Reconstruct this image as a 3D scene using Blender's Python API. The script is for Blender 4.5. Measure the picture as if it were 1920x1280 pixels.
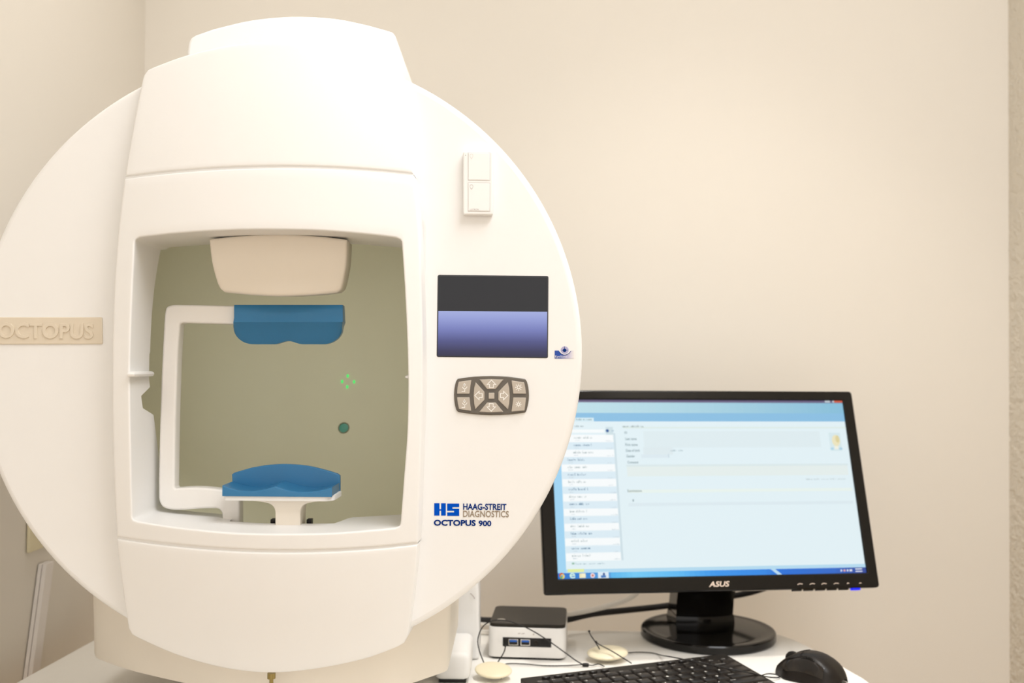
import bpy, bmesh, math, random
from mathutils import Vector, Matrix, Euler

for o in list(bpy.data.objects):
    bpy.data.objects.remove(o)
SC = bpy.context.scene
COL = SC.collection
RND = random.Random(7)
PI = math.pi

# ------------------------------------------------------------------ camera
FOC = 1867.0                                    # focal length in pixels of the 1920 x 1280 frame (35 mm lens)
CAM = Vector((0, 0, 1.232))
PITCH, ROLL = 40.0 / FOC, 0.0085
_F = Vector((0, math.cos(PITCH), math.sin(PITCH)))
_U0 = Vector((0, -math.sin(PITCH), math.cos(PITCH)))
_R0 = Vector((1, 0, 0))
_R = _R0 * math.cos(ROLL) + _U0 * math.sin(ROLL)
_U = _U0 * math.cos(ROLL) - _R0 * math.sin(ROLL)
cd = bpy.data.cameras.new('camera')
cam = bpy.data.objects.new('camera', cd)
COL.objects.link(cam)
cd.sensor_width = 36.0
cd.lens = FOC / 1920 * 36.0
cd.clip_start = 0.02
cam.matrix_world = Matrix(((_R.x, _U.x, -_F.x, CAM.x), (_R.y, _U.y, -_F.y, CAM.y),
                           (_R.z, _U.z, -_F.z, CAM.z), (0, 0, 0, 1)))
cd.dof.use_dof = True
cd.dof.focus_distance = 1.10
cd.dof.aperture_fstop = 4.8
SC.camera = cam

# ------------------------------------------------------------------ light
SC.view_settings.view_transform = 'Standard'
SC.view_settings.look = 'None'
SC.view_settings.exposure = 0.12
SC.view_settings.gamma = 1.0
SC.view_settings.use_curve_mapping = False
wd = bpy.data.worlds.new('world')
SC.world = wd
wd.use_nodes = True
wd.node_tree.nodes['Background'].inputs['Color'].default_value = (0.985, 0.95, 0.90, 1)
wd.node_tree.nodes['Background'].inputs['Strength'].default_value = 1.50


def area(name, loc, target, sx, sy, watts, col):
    l = bpy.data.lights.new(name, 'AREA')
    l.shape = 'RECTANGLE'
    l.size, l.size_y = sx, sy
    l.energy = watts
    l.color = col
    o = bpy.data.objects.new(name, l)
    COL.objects.link(o)
    o.location = loc
    o.rotation_euler = (Vector(target) - Vector(loc)).to_track_quat('-Z', 'Y').to_euler()
    return o


area('ceiling_lamp', (0.60, 0.32, 2.57), (0.60, 0.3201, 0), 0.9, 1.2, 25, (0.93, 0.955, 1.0))
for dx_, dy_, dw_ in ((0.33, 1.22, 3.0), (-0.45, 1.42, 1.0)):          # unseen fill lamps added above to brighten the table
    dl_ = area('table_fill_lamp', (dx_, dy_, 2.57), (dx_, dy_ + 0.0001, 0), 0.16, 0.16, dw_, (1.0, 0.97, 0.93))
    dl_.data.spread = math.radians(80)


# ------------------------------------------------------------------ projection helpers
def ray(px, py):
    return _F + _R * ((px - 960) / FOC) + _U * ((640 - py) / FOC)


def P(px, py, D):                # the point seen at a pixel, D metres into the room
    d = ray(px, py)
    return CAM + d * (D / d.y)


def PZ(px, py, z):               # ... on a horizontal plane
    d = ray(px, py)
    return CAM + d * ((z - CAM.z) / d.z)


def PX(px, py, x):               # ... on the left or right wall
    d = ray(px, py)
    return CAM + d * ((x - CAM.x) / d.x)


# ------------------------------------------------------------------ materials
def lin(c):
    return c / 12.92 if c <= 0.04045 else ((c + 0.055) / 1.055) ** 2.4


def rgb(r, g, b):
    return (lin(r / 255), lin(g / 255), lin(b / 255), 1)


def mat(name, col, rough=0.45, metal=0.0, spec=0.5, var=0.03, scale=40, bump=0.0, bscale=300, coat=0.0):
    m = bpy.data.materials.new(name)
    m.use_nodes = True
    nt = m.node_tree
    b = nt.nodes['Principled BSDF']
    b.inputs['Roughness'].default_value = rough
    b.inputs['Metallic'].default_value = metal
    b.inputs['Specular IOR Level'].default_value = spec
    b.inputs['Coat Weight'].default_value = coat
    b.inputs['Coat Roughness'].default_value = 0.08
    tc = nt.nodes.new('ShaderNodeTexCoord')
    n = nt.nodes.new('ShaderNodeTexNoise')
    n.inputs['Scale'].default_value = scale
    n.inputs['Detail'].default_value = 3
    nt.links.new(tc.outputs['Object'], n.inputs['Vector'])
    mx = nt.nodes.new('ShaderNodeMix')
    mx.data_type = 'RGBA'
    mx.inputs[6].default_value = (col[0] * (1 - var), col[1] * (1 - var), col[2] * (1 - var), 1)
    mx.inputs[7].default_value = (min(1, col[0] * (1 + var)), min(1, col[1] * (1 + var)), min(1, col[2] * (1 + var)), 1)
    nt.links.new(n.outputs['Fac'], mx.inputs[0])
    nt.links.new(mx.outputs[2], b.inputs['Base Color'])
    if bump:
        n2 = nt.nodes.new('ShaderNodeTexNoise')
        n2.inputs['Scale'].default_value = bscale
        n2.inputs['Detail'].default_value = 4
        nt.links.new(tc.outputs['Object'], n2.inputs['Vector'])
        bp = nt.nodes.new('ShaderNodeBump')
        bp.inputs['Strength'].default_value = bump
        bp.inputs['Distance'].default_value = 0.002 if bump < 0.5 else 0.008
        nt.links.new(n2.outputs['Fac'], bp.inputs['Height'])
        nt.links.new(bp.outputs['Normal'], b.inputs['Normal'])
    return m


def emit(name, col, strength=1.0, rough=0.35):     # something that gives off light itself
    m = bpy.data.materials.new(name)
    m.use_nodes = True
    b = m.node_tree.nodes['Principled BSDF']
    b.inputs['Base Color'].default_value = (0.01, 0.01, 0.01, 1)
    b.inputs['Roughness'].default_value = rough
    b.inputs['Specular IOR Level'].default_value = 0.2
    b.inputs['Emission Color'].default_value = col
    b.inputs['Emission Strength'].default_value = strength
    return m


def emit_ramp(name, axis, stops, strength=1.0):    # a screen whose picture is a gradient
    m = emit(name, (1, 1, 1, 1), strength)
    nt = m.node_tree
    tc = nt.nodes.new('ShaderNodeTexCoord')
    sp = nt.nodes.new('ShaderNodeSeparateXYZ')
    rp = nt.nodes.new('ShaderNodeValToRGB')
    nt.links.new(tc.outputs['Generated'], sp.inputs[0])
    nt.links.new(sp.outputs[axis], rp.inputs[0])
    el = rp.color_ramp.elements
    while len(el) < len(stops):
        el.new(0.5)
    for e, (p, c) in zip(el, stops):
        e.position = p
        e.color = c
    nt.links.new(rp.outputs['Color'], m.node_tree.nodes['Principled BSDF'].inputs['Emission Color'])
    return m


M = {}
M['wall'] = mat('cream_wall_paint', (0.772, 0.722, 0.645), 0.7, spec=0.25, var=0.01, scale=3, bump=0.012, bscale=160)
M['stucco'] = mat('textured_wall_paint', (0.77, 0.71, 0.61), 0.75, spec=0.2, var=0.05, scale=70, bump=0.9, bscale=110)
M['ceil'] = mat('ceiling_paint', (0.85, 0.82, 0.76), 0.8, spec=0.2)
M['floor'] = mat('floor_vinyl', (0.50, 0.32, 0.13), 0.5, var=0.1, scale=12)
M['table'] = mat('white_laminate', (0.91, 0.885, 0.83), 0.35, var=0.02, scale=90)
M['shell'] = mat('white_plastic', (0.885, 0.875, 0.86), 0.42, spec=0.4, var=0.008, scale=30, bump=0.02, bscale=900)
M['shell_shade'] = mat('shaded_white_plastic', (0.85, 0.78, 0.68), 0.45, spec=0.4, var=0.015, scale=30)  # the white plastic again, with warm shade mixed into its colour
M['bowl'] = mat('matt_bowl_coating', (0.86, 0.84, 0.66), 0.85, spec=0.15, var=0.015, scale=20)
M['arm'] = mat('white_coated_metal', (0.86, 0.83, 0.79), 0.35, spec=0.4, var=0.01)
M['blue'] = mat('blue_soft_plastic', (0.022, 0.170, 0.36), 0.34, spec=0.45, var=0.03, scale=60, coat=0.2)
M['black'] = mat('black_plastic', (0.010, 0.009, 0.008), 0.4, spec=0.3, var=0.1)
M['gloss'] = mat('glossy_black_plastic', (0.006, 0.005, 0.004), 0.12, spec=0.28, var=0.1)
M['keybd'] = mat('keyboard_black', (0.014, 0.012, 0.010), 0.45, spec=0.25, var=0.1)
M['key'] = mat('key_black', (0.018, 0.015, 0.013), 0.32, spec=0.35, var=0.1)
M['legend'] = mat('white_print', (0.75, 0.72, 0.66), 0.6)
M['silver'] = mat('silver_aluminium', (0.84, 0.82, 0.79), 0.38, metal=0.1, var=0.02, scale=120)
M['nuctop'] = mat('dark_gloss_lid', (0.024, 0.020, 0.015), 0.35, spec=0.15, var=0.05)
M['usb'] = emit('usb_blue', (0, 0, 0, 1), 0)
M['usb'] = mat('usb_blue_tongue', (0.01, 0.10, 0.45), 0.4)
M['chrome'] = mat('port_metal', (0.75, 0.73, 0.70), 0.25, metal=1.0)
M['cordm'] = mat('black_elastic_cord', (0.012, 0.010, 0.009), 0.7)
M['cablew'] = mat('white_cable_sheath', (0.84, 0.79, 0.71), 0.45)
M['ivory'] = mat('ivory_shell_plastic', (0.80, 0.72, 0.52), 0.4, var=0.02)
M['badge'] = mat('beige_badge', (0.74, 0.65, 0.52), 0.35, var=0.02)
M['kp'] = mat('taupe_keypad', (0.115, 0.095, 0.072), 0.3, var=0.05)
M['kb'] = mat('greige_key', (0.50, 0.44, 0.37), 0.4, var=0.02, scale=100)
M['icon'] = mat('white_icon_print', (0.92, 0.90, 0.87), 0.5)
M['lblue'] = mat('bright_blue_print', (0.0, 0.08, 0.55), 0.7, spec=0.05)
M['nblue'] = mat('navy_print', (0.004, 0.03, 0.19), 0.7, spec=0.05)
M['taupe'] = mat('taupe_print', (0.30, 0.23, 0.16), 0.5)
M['grey'] = mat('grey_print', (0.45, 0.40, 0.38), 0.6)
M['faint'] = mat('faint_grey_print', (0.66, 0.62, 0.60), 0.6)
M['lcdframe'] = mat('lcd_frame', (0.02, 0.02, 0.024), 0.3)
M['brass'] = mat('brass', (0.35, 0.27, 0.10), 0.35, metal=0.8)
M['green'] = emit('green_led', (0.10, 1.0, 0.20, 1), 0.75)
M['teal'] = mat('teal_lens', (0.085, 0.40, 0.31), 0.3)
M['olive'] = mat('olive_ring', (0.24, 0.24, 0.14), 0.6)
M['strip'] = mat('grey_white_trim', (0.82, 0.77, 0.73), 0.5, var=0.03)
M['outlet'] = mat('ivory_outlet', (0.80, 0.72, 0.50), 0.45)
M['mouse'] = mat('mouse_dark', (0.012, 0.009, 0.007), 0.38, spec=0.25, var=0.08, bump=0.05, bscale=1500)
M['mouseg'] = mat('mouse_glossy', (0.014, 0.011, 0.009), 0.12, spec=0.35, coat=0.2)
M['bluled'] = emit('blue_led', (0.01, 0.02, 0.95, 1), 1.0)
M['logo'] = mat('silver_logo', (0.80, 0.66, 0.55), 0.35, metal=0.2)

# ------------------------------------------------------------------ object helpers
WLOC = {}


def put(name, me, mats, parent=None, smooth=True, angle=35, loc=None):
    """link a mesh that is given in world coordinates as ONE object with its origin at its middle"""
    if not isinstance(mats, (list, tuple)):
        mats = [mats]
    if not me.materials:
        for m in mats:
            me.materials.append(m)
    me.name = name
    if loc is None:
        vs = [v.co for v in me.vertices]
        loc = Vector([(min(v[i] for v in vs) + max(v[i] for v in vs)) / 2 for i in range(3)])
    me.transform(Matrix.Translation(-loc))
    if smooth:
        me.shade_smooth()
        me.set_sharp_from_angle(angle=math.radians(angle))
    o = bpy.data.objects.new(name, me)
    COL.objects.link(o)
    WLOC[o.name] = loc.copy()
    if parent is not None:
        o.parent = parent
        o.location = loc - WLOC[parent.name]
    else:
        o.location = loc
    return o


def empty(name, loc):
    o = bpy.data.objects.new(name, None)
    o.empty_display_size = 0.05
    COL.objects.link(o)
    o.location = loc
    WLOC[o.name] = Vector(loc)
    return o


def tag(o, label=None, cat=None, group=None, kind=None):
    if label:
        o['label'] = label
    if cat:
        o['category'] = cat
    if group:
        o['group'] = group
    if kind:
        o['kind'] = kind
    return o


def mesh(verts, faces, mi=None, fix=True):
    me = bpy.data.meshes.new('m')
    me.from_pydata([tuple(v) for v in verts], [], faces)
    if mi:
        for p, i in zip(me.polygons, mi):
            p.material_index = i
    me.validate()
    if fix:
        bm = bmesh.new()
        bm.from_mesh(me)
        bmesh.ops.recalc_face_normals(bm, faces=bm.faces)
        bm.to_mesh(me)
        bm.free()
    me.update()
    return me


def join(ms, idx=None):
    """several meshes as one; idx gives the material slot of each"""
    v, f, mi = [], [], []
    for k, me in enumerate(ms):
        b = len(v)
        v += [x.co.copy() for x in me.vertices]
        for p in me.polygons:
            f.append([b + i for i in p.vertices])
            mi.append(idx[k] if idx else p.material_index)
    out = bpy.data.meshes.new('m')
    out.from_pydata(v, [], f)
    for p, i in zip(out.polygons, mi):
        p.material_index = i
    out.update()
    return out


def box(x0, x1, y0, y1, z0, z1, bev=0.0, seg=2, T=None):
    bm = bmesh.new()
    vs = [bm.verts.new((x, y, z)) for x in (x0, x1) for y in (y0, y1) for z in (z0, z1)]
    for a in ((0, 1, 3, 2), (4, 6, 7, 5), (0, 4, 5, 1), (2, 3, 7, 6), (0, 2, 6, 4), (1, 5, 7, 3)):
        bm.faces.new([vs[i] for i in a])
    if bev:
        bmesh.ops.bevel(bm, geom=list(bm.edges), offset=bev, segments=seg, affect='EDGES', profile=0.5)
    bmesh.ops.recalc_face_normals(bm, faces=bm.faces)
    me = bpy.data.meshes.new('m')
    bm.to_mesh(me)
    bm.free()
    if T:
        me.transform(T)
    return me


def smoothline(pts, n, closed=False):
    """Catmull-Rom through the points"""
    pts = [Vector(p) for p in pts]
    out = []
    m = len(pts)
    rng = range(m if closed else m - 1)
    for i in rng:
        p1, p2 = pts[i % m], pts[(i + 1) % m]
        p0 = pts[(i - 1) % m] if (closed or i > 0) else p1 * 2 - p2
        p3 = pts[(i + 2) % m] if (closed or i + 2 < m) else p2 * 2 - p1
        for k in range(n):
            t = k / n
            out.append(0.5 * ((2 * p1) + (p2 - p0) * t + (2 * p0 - 5 * p1 + 4 * p2 - p3) * t * t + (3 * p1 - p0 - 3 * p2 + p3) * t ** 3))
    if not closed:
        out.append(pts[-1])
    return out


def resample(pts, n):
    pts = [Vector(p) for p in pts]
    L = [0]
    for a, b in zip(pts, pts[1:]):
        L.append(L[-1] + (b - a).length)
    out = []
    j = 0
    for k in range(n + 1):
        s = L[-1] * k / n
        while j < len(L) - 2 and L[j + 1] < s:
            j += 1
        d = L[j + 1] - L[j]
        t = (s - L[j]) / d if d else 0
        out.append(pts[j].lerp(pts[j + 1], t))
    return out


def tube(pts, r, n=10, smooth_n=8, cap=True):
    """round tube along a smooth line; r is a number or a list"""
    line = smoothline(pts, smooth_n) if smooth_n else [Vector(p) for p in pts]
    m = len(line)
    v, f = [], []
    prev = None
    for i, p in enumerate(line):
        t = (line[min(i + 1, m - 1)] - line[max(i - 1, 0)]).normalized()
        if prev is None:
            up = Vector((0, 0, 1)) if abs(t.z) < 0.9 else Vector((1, 0, 0))
            a = t.cross(up).normalized()
        else:
            a = (prev - t * prev.dot(t)).normalized()
        prev = a
        b = t.cross(a)
        rr = r if not isinstance(r, (list, tuple)) else r[0] + (r[1] - r[0]) * i / (m - 1)
        for k in range(n):
            w = 2 * PI * k / n
            v.append(p + (a * math.cos(w) + b * math.sin(w)) * rr)
    for i in range(m - 1):
        for k in range(n):
            f.append((i * n + k, i * n + (k + 1) % n, (i + 1) * n + (k + 1) % n, (i + 1) * n + k))
    if cap:
        f.append(tuple(range(n))[::-1])
        f.append(tuple(range((m - 1) * n, m * n)))
    return mesh(v, f)


def curve_mesh(loops, thick, bev=0.0, seg=3):
    """filled 2D outline(s) (first one outside, the rest holes) with rounded edges; lies in XY, centred on z = 0"""
    cu = bpy.data.curves.new('c', 'CURVE')
    cu.dimensions = '2D'
    cu.fill_mode = 'BOTH'
    for L in loops:
        s = cu.splines.new('POLY')
        s.points.add(len(L) - 1)
        for p, q in zip(s.points, L):
            p.co = (q[0], q[1], 0, 1)
        s.use_cyclic_u = True
    cu.extrude = max(0.0, thick / 2 - bev)
    cu.bevel_depth = bev
    cu.bevel_resolution = seg
    cu.offset = -bev
    o = bpy.data.objects.new('c', cu)
    me = bpy.data.meshes.new_from_object(o)
    bpy.data.objects.remove(o)
    bpy.data.curves.remove(cu)
    me.materials.clear()
    return me


FRONT = Matrix(((1, 0, 0, 0), (0, 0, -1, 0), (0, 1, 0, 0), (0, 0, 0, 1)))   # XY drawing -> upright, facing the viewer (-Y)


def plate(loops, yfront, thick, bev=0.0, seg=3):
    """upright plate from outlines in (X, Z), its face at yfront"""
    me = curve_mesh(loops, thick, bev, seg)
    me.transform(Matrix.Translation((0, yfront + thick / 2, 0)) @ FRONT)
    return me


def slab(loop, z0, z1, bev=0.0, holes=()):
    """level plate from an outline in (X, Y)"""
    me = curve_mesh([loop] + list(holes), z1 - z0, bev)
    me.transform(Matrix.Translation((0, 0, (z0 + z1) / 2)))
    return me


def rounded(pts, r, n=5):
    """round the corners of a closed outline; r a number or one per corner"""
    out = []
    m = len(pts)
    for i in range(m):
        p0, p, p2 = Vector(pts[i - 1]).to_2d(), Vector(pts[i]).to_2d(), Vector(pts[(i + 1) % m]).to_2d()
        rr = r[i] if isinstance(r, (list, tuple)) else r
        a, b = (p0 - p), (p2 - p)
        d = min(rr, a.length * 0.49, b.length * 0.49)
        if d <= 1e-9:
            out.append(p)
            continue
        a, b = p + a.normalized() * d, p + b.normalized() * d
        for k in range(n + 1):
            t = k / n
            out.append(a * (1 - t) ** 2 + p * 2 * t * (1 - t) + b * t * t)
    return out


def xz(pts, D):                  # pixels -> (X, Z) on the upright plane D
    return [Vector((q.x, q.z)) for q in (P(p[0], p[1], D) for p in pts)]


def text_mesh(s, extrude=0.0, bevel=0.0, bold=0.0, shear=0.0):
    cu = bpy.data.curves.new('t', 'FONT')
    cu.body = s
    cu.size = 1.0
    cu.offset = bold
    cu.shear = shear
    cu.extrude = extrude
    cu.bevel_depth = bevel
    cu.resolution_u = 3
    o = bpy.data.objects.new('t', cu)
    me = bpy.data.meshes.new_from_object(o)
    bpy.data.objects.remove(o)
    bpy.data.curves.remove(cu)
    me.materials.clear()
    return me


def fit(me, x0, y0, x1, y1, depth=None):
    """scale a flat mesh into a box"""
    vs = [v.co for v in me.vertices]
    a, b = min(v.x for v in vs), max(v.x for v in vs)
    c, d = min(v.y for v in vs), max(v.y for v in vs)
    sx, sy = (x1 - x0) / (b - a), (y1 - y0) / (d - c)
    sz = 1.0
    if depth:
        h = max(v.z for v in vs) - min(v.z for v in vs)
        sz = depth / h if h else 1
    me.transform(Matrix.Translation((x0, y0, 0)) @ Matrix.Diagonal((sx, sy, sz, 1)) @ Matrix.Translation((-a, -c, 0)))
    return me


def text_front(s, px0, py0, px1, py1, D, thick=0.0003, bold=0.0, bevel=0.0):
    """lettering on the upright plane D that fills a pixel box of the photograph"""
    me = text_mesh(s, extrude=0.01, bold=bold, bevel=bevel)
    a, b = P(px0, py1, D), P(px1, py0, D)
    fit(me, a.x, a.z, b.x, b.z, thick)
    me.transform(Matrix.Translation((0, D, 0)) @ FRONT)
    return me


def strokes(lines, w, closed=False):
    """thin flat line drawing in XY from polylines"""
    v, f = [], []
    for L in lines:
        L = [Vector(p).to_2d() for p in L]
        m = len(L)
        cl = closed or (L[0] - L[-1]).length < 1e-9
        if cl and (L[0] - L[-1]).length < 1e-9:
            L = L[:-1]
            m -= 1
        b = len(v)
        for i, p in enumerate(L):
            d0 = (p - L[i - 1]) if (i > 0 or cl) else (L[1] - p)
            d1 = (L[(i + 1) % m] - p) if (i < m - 1 or cl) else d0
            d0, d1 = d0.normalized(), d1.normalized()
            n = Vector((-d0.y - d1.y, d0.x + d1.x))
            n = n.normalized() if n.length > 1e-6 else Vector((-d0.y, d0.x))
            c = max(0.4, n.dot(Vector((-d0.y, d0.x))))
            v.append((p + n * (w / 2 / c)).to_3d())
            v.append((p - n * (w / 2 / c)).to_3d())
        for i in range(m if cl else m - 1):
            j = (i + 1) % m
            f.append((b + 2 * i, b + 2 * i + 1, b + 2 * j + 1, b + 2 * j))
    return mesh(v, f)


def strokes_front(lines, w, D):  # the same, from pixel polylines, on the upright plane D
    me = strokes([xz(L, D) for L in lines], w)
    me.transform(Matrix.Translation((0, D, 0)) @ FRONT)
    return me


def grid(rows, skirt=None, closed=False, bev=0.0, seg=3, bev_filter=None):
    """surface from rows of points; skirt(p) gives where each rim vertex is drawn back to"""
    nu = len(rows[0])
    v = [Vector(p) for r in rows for p in r]
    f = []
    nr = len(rows)
    for i in range(nr - 1):
        for k in range(nu if closed else nu - 1):
            k2 = (k + 1) % nu
            f.append((i * nu + k, i * nu + k2, (i + 1) * nu + k2, (i + 1) * nu + k))
    bm = bmesh.new()
    bv = [bm.verts.new(p) for p in v]
    for q in f:
        bm.faces.new([bv[i] for i in q])
    rim = [e for e in bm.edges if e.is_boundary]
    if skirt:
        new = {}
        for e in rim:
            for a in e.verts:
                if a not in new:
                    new[a] = bm.verts.new(skirt(a.co.copy()))
        for e in rim:
            a, b = e.verts
            bm.faces.new((a, b, new[b], new[a]))
        bmesh.ops.recalc_face_normals(bm, faces=bm.faces)
        if bev:
            bmesh.ops.bevel(bm, geom=rim, offset=bev, segments=seg, affect='EDGES', profile=0.5, clamp_overlap=True)
    bmesh.ops.recalc_face_normals(bm, faces=bm.faces)
    me = bpy.data.meshes.new('m')
    bm.to_mesh(me)
    bm.free()
    return me


def coons(top, bot, left, right, nu, nv):
    """grid of 2D points between four boundary lines (top/bot left to right, left/right top to bottom)"""
    T, B = resample(top, nu), resample(bot, nu)
    L, Rr = resample(left, nv), resample(right, nv)
    rows = []
    for j in range(nv + 1):
        v = j / nv
        row = []
        for i in range(nu + 1):
            u = i / nu
            a = T[i] * (1 - v) + B[i] * v
            b = L[j] * (1 - u) + Rr[j] * u
            c = (T[0] * (1 - u) + T[nu] * u) * (1 - v) + (B[0] * (1 - u) + B[nu] * u) * v
            row.append(a + b - c)
        rows.append(row)
    return rows


def prism(poly, y0, y1, bev=0.0):
    return plate([poly], y0, y1 - y0, bev)


def lathe(profile, n=40, T=None):
    """profile of (r, z) turned about the z axis"""
    v, f = [], []
    m = len(profile)
    for (r, z) in profile:
        for k in range(n):
            w = 2 * PI * k / n
            v.append((r * math.cos(w), r * math.sin(w), z))
    for i in range(m - 1):
        for k in range(n):
            f.append((i * n + k, i * n + (k + 1) % n, (i + 1) * n + (k + 1) % n, (i + 1) * n + k))
    if profile[0][0] > 1e-6:
        f.append(tuple(range(n)))
    if profile[-1][0] > 1e-6:
        f.append(tuple(range((m - 1) * n, m * n)))
    me = mesh(v, f)
    bm = bmesh.new()
    bm.from_mesh(me)
    bmesh.ops.remove_doubles(bm, verts=bm.verts, dist=1e-6)
    bmesh.ops.recalc_face_normals(bm, faces=bm.faces)
    bm.to_mesh(me)
    bm.free()
    if T:
        me.transform(T)
    return me


# ================================================================== THE ROOM
XL, XR, YB, YF, ZC = -0.695, 0.9285, 1.86, -1.6, 2.6
tag(put('wall_back', box(XL - 0.1, XR + 0.1, YB, YB + 0.1, 0, ZC), M['wall'], smooth=False), kind='structure')
tag(put('wall_left', box(XL - 0.1, XL, YF, YB, 0, ZC), M['wall'], smooth=False), kind='structure')
tag(put('wall_right', box(XR, XR + 0.1, YF, YB, 0, ZC), M['stucco'], smooth=False), kind='structure')
tag(put('floor', box(XL - 0.1, XR + 0.1, YF, YB + 0.1, -0.1, 0), M['floor'], smooth=False), kind='structure')
tag(put('ceiling', box(XL - 0.1, XR + 0.1, YF, YB + 0.1, ZC, ZC + 0.1), M['ceil'], smooth=False), kind='structure')

# ivory wall outlet on the left wall, mostly behind the round instrument
outlet = empty('wall_outlet', (XL + 0.003, 1.469, 1.012))
tag(outlet, 'ivory outlet plate low on the left wall, half hidden behind the white instrument', 'outlet')
put('cover_plate', box(XL + 0.0005, XL + 0.006, 1.434, 1.504, 0.953, 1.07, 0.0025), M['outlet'], outlet)
for zz in (0.987, 1.036):
    put('socket', box(XL + 0.005, XL + 0.0075, 1.452, 1.486, zz - 0.014, zz + 0.014, 0.001), M['outlet'], outlet)

# grooved trim leaning against the left wall
tr = empty('cable_trim', (XL + 0.012, 1.24, 0))
tag(tr, 'long greyish white grooved trim leaning against the left wall beside the table', 'trim')


def lean(x0, x1, d0, d1, z0=0.004, z1=0.930):
    k = (1.471 - 1.4347) / (0.930 - 0.790)
    v = []
    for z in (z0, z1):
        y = 1.471 - k * (0.930 - z)
        v += [(x0, y + d0, z), (x1, y + d0, z), (x1, y + d1, z), (x0, y + d1, z)]
    return mesh(v, [(0, 1, 2, 3), (4, 5, 6, 7), (0, 1, 5, 4), (1, 2, 6, 5), (2, 3, 7, 6), (3, 0, 4, 7)])


put('trim_channel', lean(XL + 0.0015, XL + 0.0066, 0, 0.024), M['strip'], tr, smooth=False)
put('trim_cover', lean(XL + 0.0078, XL + 0.0135, 0.0004, 0.024), M['strip'], tr, smooth=False)
put('trim_core', lean(XL + 0.0060, XL + 0.0082, 0.003, 0.022), M['strip'], tr, smooth=False)

# ================================================================== THE TABLE
ZT = 0.800
edge = [PZ(x, y, ZT) for x, y in ((1352, 1176), (1440, 1184), (1500, 1203), (1550, 1230), (1598, 1258), (1634, 1281))]
edge = [Vector((p.x, p.y)) for p in edge]
outline = [Vector((-0.659, 1.00)), Vector((-0.659, 1.344)), Vector((-0.643, 1.53)), Vector((-0.636, 1.625))]
outline += [Vector((-0.3, 1.625)), Vector((0.1, 1.624)), Vector((0.26, 1.622))]
tail = smoothline(edge + [Vector((0.49, 1.22)), Vector((0.47, 1.10)), Vector((0.38, 1.01)), Vector((0.24, 0.98))], 5)
outline += tail + [Vector((-0.2, 0.98)), Vector((-0.62, 0.98))]
table = empty('instrument_table', (-0.1, 1.3, 0))
tag(table, 'white laminate table with a rounded right end carrying the instrument and monitor', 'table')
put('table_top', slab(outline, ZT - 0.028, ZT, 0.004), M['table'], table)
put('column', box(-0.16, 0.0, 1.24, 1.36, 0.05, ZT - 0.028, 0.01), M['shell_shade'], table)
put('foot', box(-0.5, 0.34, 1.22, 1.38, 0.0, 0.05, 0.012), M['shell_shade'], table)

# ================================================================== THE PERIMETER (round white eye instrument)
XC, ZCN = -0.258, 1.240
RD = 0.336
per = empty('visual_field_perimeter', (XC, 1.25, ZT))
tag(per, 'large round white eye test instrument with a blue chin rest inside its opening', 'medical device')


def FS(x, z):                    # the bulging front of the centre column
    return 1.048 + 0.022 * ((x - XC) / 0.16) ** 2 + 0.034 * (abs(z - ZCN) / 0.36) ** 3


def onF(q):
    y = 1.06
    for _ in range(8):
        p = P(q[0], q[1], y)
        y = FS(p.x, p.z)
    return P(q[0], q[1], y)


# --- disc
ring = [Vector((XC + RD * math.cos(a), ZCN + RD * math.sin(a))) for a in [2 * PI * k / 220 for k in range(220)]]
hole = rounded([(-0.428, 1.040), (-0.103, 1.040), (-0.103, 1.388), (-0.428, 1.388)], 0.01)
put('disc_shell', plate([ring, hole], 1.100, 0.05, 0.007, 4), M['shell'], per)

# --- back of the bowl housing (out of view, but there)
prof = [(0.318 * math.cos(a), -0.318 * math.sin(a)) for a in [PI / 2 * k / 16 for k in range(17)]]
hs = lathe([(r, -z) for r, z in prof], 64, Matrix.Translation((XC, 1.148, ZCN)) @ Matrix.Rotation(-PI / 2, 4, 'X'))
bm = bmesh.new()
bm.from_mesh(hs)
for fc in [f for f in bm.faces if len(f.verts) > 8]:
    bm.faces.remove(fc)
bm.to_mesh(hs)
bm.free()
put('bowl_housing', hs, M['shell'], per)

# --- the bowl itself, seen from inside
RB = 0.300
YB0 = 1.140
prof = [(RB * math.cos(a), RB * math.sin(a)) for a in [PI / 2 * k / 24 for k in range(25)]]
bw = lathe(prof, 96, Matrix.Translation((XC, YB0, ZCN)) @ Matrix.Rotation(-PI / 2, 4, 'X'))
bm = bmesh.new()
bm.from_mesh(bw)
for fc in [f for f in bm.faces if len(f.verts) > 8]:
    bm.faces.remove(fc)
bm.to_mesh(bw)
bm.free()
bowl = put('bowl', bw, M['bowl'], per)


def onbowl(px, py, lift=0.0):
    d = ray(px, py).normalized()
    c = Vector((XC, YB0, ZCN))
    oc = CAM - c
    b = oc.dot(d)
    t = -b + math.sqrt(b * b - (oc.length_squared - (RB - lift) ** 2))
    p = CAM + d * t
    return p, (c - p).normalized()


# --- column outline (pixels)
colL = smoothline([(270, 134), (251, 230), (234, 332), (221, 440), (213, 560), (210, 700), (212, 850), (219, 1006), (228, 1090), (241, 1178)], 6)
colR = smoothline([(750, 128), (763, 230), (775, 328), (784, 400), (791, 560), (793, 700), (789, 850), (783, 1017), (775, 1110), (765, 1190)], 6)


def cut(L, y):                   # point of a side line at a height
    for a, b in zip(L, L[1:]):
        if a.y <= y <= b.y:
            return a.lerp(b, (y - a.y) / (b.y - a.y))
    return L[0] if y < L[0].y else L[-1]


def part_of(L, y0, y1):
    return [cut(L, y0)] + [p for p in L if y0 < p.y < y1] + [cut(L, y1)]


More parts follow.
